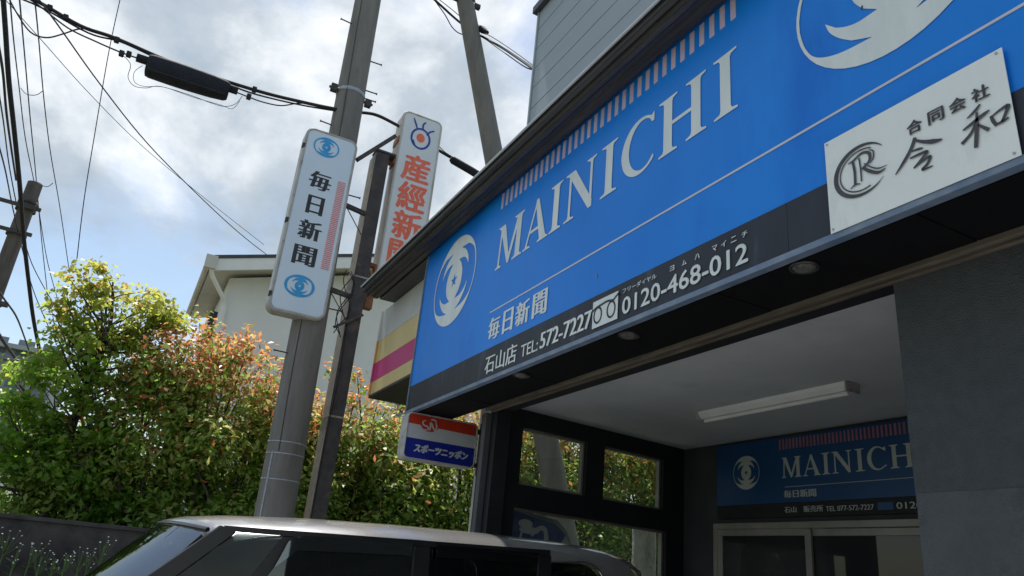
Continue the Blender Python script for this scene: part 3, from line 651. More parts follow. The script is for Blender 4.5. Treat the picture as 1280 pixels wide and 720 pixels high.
k.build('brace_rod', M['steel_old'], TS)
for z in (5.95, 4.98, 4.10):
    boxo('latch', (XA - 0.03, 0.94, z - 0.03), (XA + 0.012, 0.975, z + 0.03), M['steel_old'], TS, 0.004)

XB = -8.1
T2 = thing('projecting_sign', 'tall faded sign with red 産經新聞 characters and blue eyelash logo behind the eave', 'sign', (XB - 0.12, 2.4, 4.3))
lightbox(T2, XB, 2.12, 2.675, 4.62, 7.07, 0.24, 0.09, M['case_tan'], M['face_white2'], 0.03)
k = MB(); ring(k, (XB, 2.40, 6.72), Y3, Z3, 0.125, 0.145, 0.028, 0.004)
for p in ([(2.33, 6.86), (2.30, 6.93), (2.27, 6.99)], [(2.41, 6.87), (2.41, 6.94), (2.44, 6.985)], [(2.475, 6.80), (2.51, 6.86), (2.57, 6.90)], [(2.30, 6.67), (2.32, 6.63), (2.335, 6.60)]):
    stroke(k, p, [0.022, 0.024, 0.018], (XB, 0, 0), Y3, Z3, 0.0055)
k.build('eye_logo', M['navy_ink'], T2)
k = MB(); k.poly([arc(2.40, 6.73, 0.058, 0.066, 0, 360, 24)[:-1]], (XB, 0, 0), Y3, Z3, 0.0035); cz = 6.27
for ch in '産經新聞':
    put_text(k, ch, (XB, 0, 0), Y3, Z3, (2.225, 2.585, cz - 0.188, cz + 0.188), bold=0.013, boldv=0.009); cz -= 0.41
k.build('lettering', M['red_ink'], T2)
k = MB()
for z in (6.28, 4.85): k.beam((XB - 0.1, 2.13, z), (XB - 0.05, 1.93, z), 0.05, 0.05)
k.build('bracket_arm', M['rust'], T2)
k = MB()
for z in (6.30, 6.62, 4.80): k.box((XB - 0.20, 2.106, z - 0.05), (XB + 0.01, 2.119, z + 0.04))
k.build('rust_stain_plate', M['rust'], T2)
boxo('foot_bracket', (XB - 0.16, 2.06, 4.30), (XB - 0.06, 2.16, 4.72), M['rust'], T2, 0.01)

XC = -5.72
T3 = thing('projecting_sign', 'small square red, white and navy light box reading スポーツニッポン below the striped canopy', 'sign', (XC - 0.1, 2.25, 2.3))
lightbox(T3, XC, 1.955, 2.59, 2.315, 2.692, 0.15, 0.045, M['case_grey'], M['white_face'], 0.014)
k = MB(); k.poly([arc(2.0, 2.352, 0.032, 0.025, 180, 270, 5) + arc(2.552, 2.352, 0.025, 0.025, 270, 360, 5) + [(2.577, 2.482), (1.968, 2.482)]], (XC, 0, 0), Y3, Z3, 0.0035); k.build('navy_panel', M['navy'], T3)
k = MB(); k.poly([[(1.97, 2.598), (2.575, 2.585), (2.577, 2.677), (1.97, 2.677)]], (XC, 0, 0), Y3, Z3, 0.0030); k.poly([arc(2.155, 2.612, 0.082, 0.060, 0, 360, 28)[:-1]], (XC, 0, 0), Y3, Z3, 0.0036); k.build('red_panel', M['red_face'], T3)
k = MB(); put_text(k, 'スポーツニッポン', (XC, 0, 0), Y3, Z3, (2.045, 2.515, 2.375, 2.442), bold=0.006, boldv=0.003, off=0.0045, shear=0.1)
o5 = (XC, 0, 0)
for p in ([(2.115, 2.64), (2.09, 2.625), (2.10, 2.60), (2.135, 2.59), (2.14, 2.57), (2.10, 2.56)], [(2.155, 2.56), (2.16, 2.60), (2.15, 2.63)], [(2.16, 2.635), (2.18, 2.60), (2.20, 2.565)], [(2.20, 2.56), (2.215, 2.60), (2.20, 2.635)], [(2.155, 2.65), (2.185, 2.655), (2.21, 2.64)]):
    stroke(k, p, [0.006, 0.014, 0.014, 0.006], o5, Y3, Z3, 0.0047)
k.build('lettering', M['white_face'], T3)
k = MB(); k.box((XC - 0.10, 2.585, 2.62), (XC - 0.03, 2.72, 2.65)); k.box((XC - 0.10, 2.585, 2.34), (XC - 0.03, 2.72, 2.37)); k.box((XC - 0.12, 2.66, 2.28), (XC - 0.02, 2.72, 2.72)); k.build('bracket_arm', M['steel_old'], T3)
# pale post under the canopy, next to the column
k = MB(); k.tube([(-6.05, 2.78, 0), (-6.05, 2.78, 3.14)], 0.03, 12)
tag(k.build('canopy_post', M['case_grey']), 'thin pale canopy post standing just left of the black column', 'post')

# ================================================================== POLES
def hoop(k, c, r, h=0.025, n=24, th=0.006):
    c = Vector(c); ps = [(r, -h / 2), (r + th, -h / 2), (r + th, h / 2), (r, h / 2)]
    vs = [c + Vector((a * math.cos(2 * math.pi * j / n), a * math.sin(2 * math.pi * j / n), z)) for a, z in ps for j in range(n)]
    k.add(vs, [(i * n + j, i * n + (j + 1) % n, (i + 1) * n + (j + 1) % n, (i + 1) * n + j) for i in range(3) for j in range(n)], True)
def conc_pole(name, label, base, top, r0, r1, group=None):
    t = thing(name, label, 'utility pole', base, group)
    k = MB(); a = Vector(base); b = Vector(top); k.tube([a + (b - a) * (i / 10) for i in range(11)], [r0 + (r1 - r0) * i / 10 for i in range(11)], 32); k.build('shaft', M['concrete'], t)
    return t
def pl(z): return Vector((XB, 1.56 + (1.383 - 1.504) * (z - 1.888) / (8.509 - 1.888) - 0.056, z))
P1 = conc_pole('utility_pole', 'thick grey concrete utility pole behind the car with wire bands and step bolts', pl(0), pl(11.5), 0.205, 0.155)
def rad(z): return 0.205 - 0.05 * z / 11.5
k = MB()
for z in (2.48, 2.22, 2.60): hoop(k, pl(z), rad(z) - 0.001, 0.012)
k.build('wire_band', M['galv'], P1)
k = MB(); hoop(k, pl(6.98), rad(6.98) - 0.001, 0.05, th=0.008); k.build('cable_clamp', M['galv'], P1)
for q_, e_ in ((-1, 0.0), (1, -0.05)):
    k = MB(); c = pl(6.98) + Vector((0.04, q_ * (rad(7) + 0.05), e_)); k.obox(c, X3, Y3, Z3, 0.07, 0.08, 0.10); k.tube([c - Y3 * 0.06, c + Y3 * 0.06], 0.018, 8); k.build('clamp_block', M['steel_old'], P1, 0.006)
for z, s_ in ((8.0, -1), (7.55, 1), (6.98, 1), (6.45, -1), (5.6, 1), (4.15, 1), (3.55, -1), (7.1, 1)):
    k = MB(); c = pl(z); k.tube([c + Vector((0.05, s_ * (rad(z) - 0.01), 0)), c + Vector((0.06, s_ * (rad(z) + 0.13), 0.0))], 0.009, 8); k.tube([c + Vector((0.06, s_ * (rad(z) + 0.13), 0)), c + Vector((0.06, s_ * (rad(z) + 0.14), 0))], 0.016, 8); k.build('step_bolt', M['steel_old'], P1)
k = MB(); k.tube([pl(z) + Vector((rad(z) * math.cos(-0.9), rad(z) * math.sin(-0.9), 0)) for z in (0, 1, 2.2, 2.5)], 0.012, 8); k.build('conduit', M['galv'], P1)
k = MB(); k.tube([pl(z) + Vector(((rad(z) + 0.003) * math.cos(-0.55 + 0.1 * math.sin(z * 1.3)), (rad(z) + 0.003) * math.sin(-0.55 + 0.1 * math.sin(z * 1.3)), 0)) for z in [2.5 + i * 0.5 for i in range(18)]], 0.005, 6); k.build('earth_wire', M['steel_old'], P1)

# steel box post
P2 = thing('steel_post', 'dark square steel post carrying the two tall signs, left side coloured paler brown as if sunlit', 'post', (XB, 1.93, 0))
k = MB(); k.box((XB - 0.22, 1.85, 0), (XB + 0.07, 2.02, 6.30)); o = k.build('shaft', [M['steel_old'], M['steel_side']], P2, 0.004)
o.data.polygons[2].material_index = 1  # left face takes the sunlit colour
boxo('cap_plate', (XB - 0.1, 1.84, 6.303), (XB + 0.08, 2.10, 6.33), M['steel_old'], P2)
k = MB(); k.beam((XB + 0.11, 1.62, 6.06), (XB + 0.02, 2.06, 6.62), 0.05, 0.05); k.build('cross_bar', M['steel_old'], P2)
k = MB(); k.beam((XB + 0.11, 1.72, 3.93), (XB + 0.08, 2.03, 4.16), 0.03, 0.03); k.build('cross_bar', M['steel_old'], P2)
k = MB(); 
for z in (2.95, 4.6): k.box((XB - 0.225, 1.845, z), (XB + 0.075, 2.025, z + 0.02))
k.build('strap', M['steel_side'], P2)
k = MB(); rnd = random.Random(5)
for j in range(4):
    pts = [Vector((XB + 0.085, 1.80 + 0.07 * math.sin(i * 1.1 + j * 2), 4.62 - i * 0.13 + 0.04 * rnd.random())) for i in range(7)]; k.tube(catmull(pts, 4), 0.006, 5)
k.tube(catmull([Vector((XB + 0.082, 1.86, 4.2)), Vector((XB + 0.09, 1.88, 3.4)), Vector((XB + 0.08, 1.86, 2.6)), Vector((XB + 0.08, 1.87, 0.2))], 6), 0.006, 5)
k.build('loose_wire', M['cable'], P2)

XD = -8.3
a = atX(581, 0, XD); b = atX(688, 578, XD); d = (b - a) / (b.z - a.z)
base = a + d * (0 - a.z); top = a + d * (11 - a.z)
P3 = conc_pole('strut_pole', 'leaning grey concrete strut pole behind the sign and outside the carport window', base, top, 0.175, 0.118)
c = atX(583, 3, XD); k = MB(); hoop(k, c, 0.128, 0.05); k.box((c.x - 0.03, c.y - 0.24, c.z - 0.04), (c.x + 0.03, c.y - 0.13, c.z + 0.03)); k.box((c.x - 0.03, c.y + 0.13, c.z - 0.03), (c.x + 0.03, c.y + 0.22, c.z + 0.04)); k.build('clamp', M['steel_old'], P3)

# far pole with brackets
far = Vector((-20, -3.55, 0))
P4 = conc_pole('utility_pole', 'distant dark utility pole with its cut top and steel brackets above the green tree', far, far + Vector((0, 0, 9.45)), 0.215, 0.165)
P4.children[0].data.materials[0] = mat('dark_concrete', (0.07, 0.06, 0.055), (0.12, 0.105, 0.095), 0.9, scale=8, stretch=(1, 1, 0.2))
k = MB()
for z in (8.72, 8.05): k.beam(far + Vector((0.24, -1.6, z + 0.05)), far + Vector((0.24, 0.34, z)), 0.07, 0.08)
k.build('bracket', M['steel_old'], P4)
k = MB()
for z in (8.72, 8.05, 6.3, 8.9): hoop(k, far + Vector((0, 0, z)), 0.20, 0.06, th=0.02)
k.box(far + Vector((0.12, -0.36, 6.24)), far + Vector((0.26, 0.36, 6.34))); k.build('band', M['steel_old'], P4)

# grey post low left, and cracked white concrete post seen through low window
k = MB(); k.tube([(-10.6, -0.86, 0), (-10.6, -0.9, 2.75)], 0.07, 14)
tag(k.build('grey_post', M['case_grey']), 'plain pale grey post at the left edge of the green tree', 'post')
pc = atX(805, 690, -7.4)
k = MB(); k.tube([(pc.x, pc.y, 0), (pc.x, pc.y + 0.0, 2.0), (pc.x, pc.y - 0.01, 2.25)], [0.15, 0.14, 0.14], 20)
tag(k.build('stub_post', mat('cracked_white', (0.28, 0.28, 0.27), (0.40, 0.40, 0.38), 0.9, scale=9, bump=1.0, bscale=22, c3=(0.10, 0.10, 0.09), s3=12)), 'cracked pale concrete stub post outside the low carport window', 'post')

# stored blue sign behind car
t = thing('stored_sign', 'old blue sign board with white shapes leaning outside the low carport window', 'sign', wpt(0.3, 1.3, -0.35))
u_ = UW; 
k = MB(); 
P = lambda u0, z: wpt(u0, z, -0.30)
k.prism([(0.06, 1.30), (0.95, 1.34), (0.66, 1.80), (0.56, 1.865), (0.11, 1.905), (0.06, 1.88)], A0 - NW * 0.20 + Vector((0, 0, 0.11)), u_, Z3, NW, 0.03); k.build('board', M['galv'], t, 0.004)
k = MB(); k.poly([[(0.08, 1.32), (0.90, 1.35), (0.64, 1.77), (0.54, 1.83), (0.12, 1.885), (0.08, 1.86)]], A0 - NW * 0.169 + Vector((0, 0, 0.11)), u_, Z3, 0.0); k.build('face', mat('blue_dark', (0.01, 0.05, 0.22), (0.02, 0.07, 0.28), 0.4, scale=5), t)
k = MB(); o6 = A0 - NW * 0.168 + Vector((0, 0, 0.11))
k.poly([arc(0.24, 1.80, 0.07, 0.035, 0, 360, 16)[:-1]], o6, u_, Z3, 0); k.poly([arc(0.28, 1.755, 0.10, 0.028, 0, 360, 16)[:-1]], o6, u_, Z3, 0.0006)
stroke(k, [(0.30, 1.72), (0.38, 1.78), (0.44, 1.77), (0.46, 1.66)], [0.03, 0.035, 0.04, 0.05], o6, u_, Z3, 0.0012); stroke(k, [(0.22, 1.76), (0.20, 1.70), (0.20, 1.62)], [0.03, 0.02, 0.02], o6, u_, Z3, 0.0004)
k.poly([[(0.56, 1.62), (0.66, 1.76), (0.72, 1.66), (0.82, 1.60), (0.70, 1.55)]], o6, u_, Z3, 0.0002); k.build('white_shape', M['white_face'], t)

# ================================================================== CABLES
def cable(label, pts, r, name='overhead_cable', m='cable', group='overhead cables'):
    k = MB(); k.tube(catmull(pts, 6), r, 6); return tag(k.build(name, M[m]), label, 'cable', group)
C = lambda px, py, X: atX(px, py, X)
XK = -8.0
cable('thick black cable bundle running from top left to the concrete pole clamp', [C(-60, -40, XK), C(35, -4, XK), C(100, 32, XK), C(145, 48, XK), C(225, 82, XK), C(320, 113, XK), C(380, 128, XK), C(428, 138, XK - 0.05), C(445, 140, -8.33), C(468, 143, -8.05), C(490, 153, -8.15), C(520, 170, -8.38), C(552, 190, -8.35), C(575, 203, -8.3)], 0.021)
cable('second strand lashed just under the thick cable bundle at top', [C(-60, -32, XK), C(40, 4, XK), C(110, 41, XK), C(150, 52, XK), C(190, 70, XK), C(225, 86, XK), C(280, 104, XK), C(320, 118, XK), C(375, 131, XK), C(428, 140, XK - 0.04)], 0.010)
cable('thin strand dipping below the bundle into the dark splice case', [C(20, -12, XK), C(50, 8, XK), C(85, 35, XK), C(120, 52, XK), C(150, 65, XK), C(173, 73, XK)], 0.009)
cable('thin strand leaving the right end of the splice case for the pole', [C(290, 113, XK), C(310, 121, XK), C(330, 128, XK), C(352, 132, XK), C(375, 129, XK), C(400, 132, XK), C(428, 139, XK - 0.04)], 0.008)
cable('slack cable loop hanging at the top left corner', [C(8, -8, XK - 0.3), C(22, 18, XK - 0.3), C(38, 40, XK - 0.3), C(58, 47, XK - 0.2), C(80, 42, XK - 0.1), C(95, 37, XK), C(112, 35, XK)], 0.009)
cable('drop wire crossing the clouds down to the cream house', [C(30, -25, -7.0), C(70, 28, -7.5), C(125, 105, -9), C(185, 180, -10.5), C(250, 246, -12.5), C(300, 292, -14), C(342, 325, -15.5)], 0.008)
cable('faint thin wire alongside the drop wire across the clouds', [C(0, -8, -9), C(50, 48, -10), C(110, 115, -11.5), C(175, 180, -13), C(250, 243, -14.3), C(330, 306, -15.6)], 0.005)
cable('very thin wire falling nearly straight from top edge to the tree', [C(151, -5, -12), C(136, 65, -12), C(118, 170, -12.2), C(105, 250, -12.4), C(96, 325, -12.6)], 0.007)
cable('heavy black wrapped trunk cable at the far left', [C(2, -30, -10), C(7, 40, -10.4), C(11, 100, -10.8), C(18, 165, -11.5), C(25, 235, -12.5), C(29, 290, -13.5), C(35, 345, -14.5), C(42, 400, -15.5), C(52, 450, -17)], 0.032)
cable('dark side cable left of the heavy trunk cable', [C(-8, 30, -10), C(3, 85, -12), C(8, 140, -14), C(14, 185, -17), C(20, 225, -20)], 0.022)
for px0, pxs, lab in ((12, [(12, -8), (17, 50), (24, 110), (32, 175), (45, 240), (60, 330), (80, 400)], 'thin wire just right of the heavy trunk cable'),
                      (25, [(24, -5), (30, 60), (38, 150), (44, 210), (52, 300), (62, 390)], 'second thin wire right of the heavy trunk cable'),
                      (44, [(43, -5), (48, 45), (55, 125), (63, 190), (75, 260), (86, 335)], 'thin wire nearest the slack loop running down to the tree'),
                      (2, [(-6, 90), (4, 150), (12, 210), (24, 270), (40, 330), (70, 385)], 'thin wire crossing low behind the distant pole'),
                      (0, [(-8, 160), (6, 210), (16, 260), (30, 320), (45, 372), (75, 440)], 'lowest thin wire at the left edge of the picture')):
    cable(lab, [C(x, y, -11 - 3.5 * i) for i, (x, y) in enumerate(pxs)], 0.009 + 0.004)
cable('service wires bending down from the distant pole toward the street', [C(-8, 355, -16), C(6, 375, -18), C(20, 395, -20), C(30, 420, -23), C(42, 455, -28)], 0.02)
cable('black cable running down left past the grey far building', [C(-10, 405, -14), C(8, 432, -17), C(25, 455, -20), C(45, 478, -24)], 0.03)
cable('small sagging tie wire between two lines at left', [C(26, 110, -13), C(32, 117, -12.7), C(40, 119, -12.4), C(47, 118, -12.2), C(53, 114, -12)], 0.006)
cable('lower sagging tie wire between two lines above the tree', [C(46, 228, -14), C(53, 232, -13.6), C(60, 233, -13.2), C(66, 229, -12.8)], 0.006)
cable('thin loops hanging beneath the dark splice case', [C(150, 66, XK), C(163, 80, XK), C(160, 96, XK), C(167, 107, XK), C(182, 110, XK), C(200, 108, XK), C(235, 118, XK), C(262, 128, XK), C(280, 133, XK), C(294, 130, XK), C(303, 120, XK)], 0.0035)
cable('second thin loop beneath the dark splice case', [C(178, 82, XK), C(168, 90, XK), C(168, 102, XK), C(180, 108, XK), C(205, 109, XK), C(240, 121, XK), C(275, 131, XK), C(290, 136, XK), C(300, 126, XK)], 0.003)
# cables right of centre, to the upper wall
cable('cable bundle passing the leaning pole toward the siding corner', [C(530, -12, -8.4), C(548, 4, -8.45), C(575, 28, -8.5), C(600, 44, -8.3), C(625, 58, -7.6), C(648, 73, -6.8), C(668, 87, -6.0)], 0.017)
cable('thin upper strand beside the siding corner bundle', [C(534, -12, -8.4), C(560, 8, -8.5), C(590, 32, -8.4), C(618, 48, -7.8), C(645, 66, -6.9), C(668, 83, -6.0)], 0.006)
cable('slack cable hanging below the bundle at the leaning pole', [C(543, 0, -8.45), C(556, 18, -8.5), C(566, 35, -8.5), C(578, 43, -8.5), C(598, 44, -8.5), C(625, 62, -7.7), C(655, 83, -6.5), C(668, 87, -6.0)], 0.008)
k = MB(); k.tube([C(598, 33, -8.3), C(603, 37, -8.2), C(609, 41, -8.1)], [0.03, 0.055, 0.03], 10); tag(k.build('cable_joint', M['closure']), 'dark round knob fitting on the cable right of the leaning pole', 'cable fitting')
cable('thin twin wire between the red-lettered sign and black sleeve', [C(548, 182, -8.3), C(556, 190, -8.25), C(567, 197, -8.2)], 0.006)
k = MB(); k.tube([C(563, 198, -8.25), C(566, 200, -8.25), C(590, 214, -8.2), C(612, 228, -8.1)], [0.03, 0.055, 0.055, 0.055], 12); tag(k.build('cable_sleeve', M['closure']), 'thick black ribbed cable sleeve between the red sign and the eave', 'cable fitting')
# splice closure
SC = thing('splice_case', 'large dark elongated cable splice case hanging on the cables at upper left', 'cable box', C(232, 97, XK))
p0 = C(183, 81, XK); p1 = C(286, 115, XK); dd = (p1 - p0).normalized(); up = dd.cross(X3).normalized()
if up.z < 0: up = -up
Ls = (p1 - p0).length
def csect(s_, hw, hh, n=16):
    c = p0 + dd * s_; sg = lambda v_: (abs(v_) ** 0.55) * (1 if v_ >= 0 else -1)
    return [c + X3 * hw * sg(math.cos(2 * math.pi * j / n)) + up * hh * sg(math.sin(2 * math.pi * j / n)) for j in range(n)]
secs = [(0, .06, .085), (0.01, .085, .115), (0.05, .095, .125), (Ls * .3, .10, .130), (Ls * .5, .10, .130), (Ls * .8, .095, .122), (Ls - .04, .085, .11), (Ls - .005, .07, .095), (Ls, .05, .075)]
k = MB(); vs = []; n = 16
for q in secs: vs += csect(*q)
k.add(vs, [(i * n + j, i * n + (j + 1) % n, (i + 1) * n + (j + 1) % n, (i + 1) * n + j) for i in range(len(secs) - 1) for j in range(n)] + [tuple(range(n)), tuple(range((len(secs) - 1) * n, len(secs) * n))], True)
k.build('body', M['closure'], SC)
k = MB()
for i in range(3): vs = []; s0 = 0.0
k.obox(p0 + dd * Ls * .5 - up * 0.10 + X3 * 0.09, dd, up, X3, Ls * .92, 0.014, 0.03); k.build('seam', M['cable'], SC)
for s_, e_ in ((-0.11, 0.0), (Ls, Ls + 0.09)):
    k = MB(); k.tube([p0 + dd * s_ + up * 0.05, p0 + dd * e_ + up * 0.05], 0.048, 12); k.build('end_neck', M['closure'], SC)
for px, py, lb in ((152, 67, 'black clip nearest the left neck of the splice case'), (146, 50, 'black clip on the thick bundle above the left neck of the splice case'), (161, 68, 'small second black clip touching the left neck of the splice case'), (311, 121, 'black clip just right of the splice case on the lower strand'), (318, 112, 'black clip on the thick bundle right of the splice case'), (62, 10, 'black clip on the thick bundle at the top left corner'), (82, 22, 'black clip where the slack loop meets the bundle at top left')):
    k = MB(); c = C(px, py, XK); k.obox(c, dd, up, X3, 0.05, 0.065, 0.05); tag(k.build('cable_clip', M['cable'], None, 0.008), lb, 'cable clip', 'clips on the overhead cables')

# ================================================================== BACKGROUND BUILDINGS
H = thing('house', 'cream rendered house with white bargeboard and dark roof behind the poles', 'house', (-17, 3, 0))
hx0, hx1 = -19.0, -15.6; hy0 = 1.05; hy1 = 8.2
ridge = (hy0 + hy1) / 2
sl = 0.30
def hz(y): return 6.86 + sl * (min(y, 2 * ridge - y) - 0.6)
k = MB(); k.prism([(hy0, 0), (hy1, 0), (hy1, hz(hy1) - .22), (ridge, hz(ridge) - .22), (hy0, hz(hy0) - .22)], (hx0, 0, 0), Y3, Z3, X3, hx1 - hx0); k.build('wall', M['house_wall'], H)
ye0, ye1 = 0.62, 2 * ridge - 0.62
k = MB()
for a_, b_ in ((ye0, ridge), (ye1, ridge)):
    k.add([(-19.3, a_, hz(a_) + 0.02), (-14.95, a_, hz(a_) + 0.02), (-14.95, b_, hz(b_) + 0.02), (-19.3, b_, hz(b_) + 0.02), (-19.3, a_, hz(a_) + 0.09), (-14.95, a_, hz(a_) + 0.09), (-14.95, b_, hz(b_) + 0.09), (-19.3, b_, hz(b_) + 0.09)],
          [(0, 1, 2, 3), (4, 5, 6, 7), (0, 1, 5, 4), (1, 2, 6, 5), (3, 0, 4, 7), (2, 3, 7, 6)])
k.build('roof', M['roof_dark'], H)
k = MB(); k.prism([(ye0, hz(ye0) + .018), (ridge, hz(ridge) + .018), (ye1, hz(ye1) + .018), (ye1, hz(ye1) - .24), (ridge, hz(ridge) - .24), (ye0, hz(ye0) - .24)], (-15.02, 0, 0), Y3, Z3, X3, 0.05); k.build('bargeboard', M['house_white'], H)
k = MB(); k.prism([(ye0, hz(ye0) - .10), (ridge, hz(ridge) - .10), (ye1, hz(ye1) - .10), (ye1, hz(ye1) - .13), (ridge, hz(ridge) - .13), (ye0, hz(ye0) - .13)], (-19.2, 0, 0), Y3, Z3, X3, 4.17); k.build('soffit', M['soffit_cream'], H)
k = MB(); k.tube([(-19.3, 0.56, 6.84), (-14.93, 0.56, 6.84)], 0.07, 10); k.box((-15.05, 0.48, 6.66), (-14.90, 0.70, 6.93)); k.build('gutter', M['soffit_cream'], H)
k = MB(); k.tube([(-15.0, 0.62, 6.7), (-15.05, 0.68, 6.55), (-15.5, 1.04, 6.25), (-15.54, 1.09, 6.1), (-15.54, 1.09, 0.2)], 0.045, 8); k.build('downpipe', M['house_white'], H)
wn = boxo('window', (-17.9, 0.90, 5.0), (-16.6, 1.045, 6.3), M['roof_dark'], H, 0.01)
boxo('pane', (-17.8, 0.892, 5.1), (-16.7, 0.899, 6.2), M['door_glass'], wn)
wn = boxo('window', (-15.597, 5.0, 4.6), (-15.55, 6.4, 5.8), M['alu'], H); boxo('pane', (-15.549, 5.08, 4.68), (-15.54, 6.32, 5.72), M['door_glass'], wn)

FB = thing('apartment_building', 'distant grey multi storey building at the far left behind the tree', 'building', (-62, -7, 0))
k = MB(); k.box((-72, -10.6, 0), (-60, -5.7, 13.0)); k.build('wall', M['far_grey'], FB)
for z in (3.4, 5.6, 7.8, 10.0, 12.2):
    k = MB(); k.box((-60.02, -10.6, z), (-59.4, -5.5, z + 0.35)); k.build('balcony', M['far_dark'], FB)
    for y in (-9.9, -8.3, -6.8):
        wn = boxo('window', (-59.995, y, z + 0.5), (-59.95, y + 1.0, z + 1.6), M['far_dark'], FB); 
k = MB(); k.box((-72.3, -10.9, 13.0), (-59.3, -5.4, 13.3)); k.build('roof', M['far_grey'], FB)
for (x0, y0, w, dp, h, lab, mw, mr) in ((-34, -4.2, 5, 4.2, 3.4, 'low cream street house with dark roof beyond the grey post', 'house_white', 'roof_dark'), (-46, -7.5, 6, 5, 5.2, 'pale two storey house further down the street at far left', 'far_grey', 'roof_dark')):
    t = thing('house', lab, 'house', (x0, y0, 0))
    k = MB(); k.box((x0 - w, y0 - dp / 2, 0), (x0, y0 + dp / 2, h)); k.build('wall', M[mw], t)
    k = MB(); k.prism([(-dp / 2 - .4, h), (dp / 2 + .4, h), (0, h + 1.3)], (x0 - w - .4, y0, 0), Y3, Z3, X3, w + .8); k.build('roof', M[mr], t)
    for yy in (-1.2, 0.5):
        for zz in ((1.0,) if h < 4 else (0.9, 3.4)):
            wn = boxo('window', (x0 + 0.005, y0 + yy, zz), (x0 + 0.06, y0 + yy + 0.9, zz + 1.1), M['alu'], t); boxo('pane', (x0 + 0.062, y0 + yy + .06, zz + .06), (x0 + 0.07, y0 + yy + 0.84, zz + 1.04), M['door_glass'], wn)

# retaining wall at left
RW = thing('retaining_wall', 'dark stained retaining wall running below the shrubs at lower left', 'wall', (-9.2, 0, 0))
rn = random.Random(2)
k = MB(); k.box((-9.35, -7, 0), (-9.14, 8, 1.60)); k.build('core', M['block_wall'], RW)
k = MB(); k.box((-9.37, -7.0, 1.602), (-9.10, 8, 1.645)); k.build('coping', M['block_wall'], RW, 0.01)
k = MB(); k.add([(-30, -1.1, 1.45), (-9.36, -7, 1.45), (-9.36, 9, 1.45), (-30, 9, 1.45)], [(0, 1, 2, 3)]); k.build('raised_ground', M['soil'])['kind'] = 'structure'

# ================================================================== PLANTS
def leaves(rng, centres, radii, counts, size, flat=1.0, tintf=None, upbias=0.5, aspect=0.45):
    V = []; T = []
    for c, r, n in zip(centres, radii, counts):
        p = rng.normal(size=(n, 3)) * 0.5; ln = np.linalg.norm(p, axis=1, keepdims=True); p = p / np.maximum(ln, 1e-6) * np.minimum(ln, 1.15)
        p[:, 2] *= flat
        pos = np.array(c) + p * r
        nrm = p * 0.9 + rng.normal(size=(n, 3)) * 0.55; nrm[:, 2] += upbias; nrm /= np.linalg.norm(nrm, axis=1, keepdims=True)
        t = rng.normal(size=(n, 3)); t[:, 2] += 0.15; t -= nrm * (t * nrm).sum(1, keepdims=True); t /= np.linalg.norm(t, axis=1, keepdims=True)
        b = np.cross(nrm, t); s = size * rng.uniform(0.5, 1.45, size=(n, 1))
        V.append(np.stack([pos - t * s * .5, pos + b * s * aspect * .5 + nrm * s * .06 - t * s * .05, pos + t * s * .5 - nrm * s * .08, pos - b * s * aspect * .5 + nrm * s * .06 - t * s * .05], 1))
        T.append(tintf(pos, p, n))
    return np.concatenate(V).reshape(-1, 3), np.concatenate(T)
def leaf_mesh(name, V, T, m, parent, off):
    nf = len(V) // 4; me = bpy.data.meshes.new(name); V = V - np.array(off)
    me.vertices.add(len(V)); me.vertices.foreach_set('co', V.astype(np.float32).ravel())
    me.loops.add(nf * 4); me.loops.foreach_set('vertex_index', np.arange(nf * 4, dtype=np.int32))
    me.polygons.add(nf); me.polygons.foreach_set('loop_start', np.arange(0, nf * 4, 4, dtype=np.int32)); me.polygons.foreach_set('loop_total', np.full(nf, 4, dtype=np.int32))
    me.materials.append(m); at = me.attributes.new('tint', 'FLOAT', 'FACE'); at.data.foreach_set('value', T.astype(np.float32)); me.update(calc_edges=True)
    return link(name, me, parent)
def branch_set(k, rng, base, tips, r0):
    base = Vector(base)
    for tpt in tips:
        tpt = Vector(tpt); mid = base.lerp(tpt, 0.5) + Vector(rng.normal(size=3) * 0.12) - Vector((0, 0, 0.08))
        k.tube(catmull([base, mid, tpt], 4), [r0 * (1 - 0.85 * i / 8) for i in range(9)], 5, caps=False)

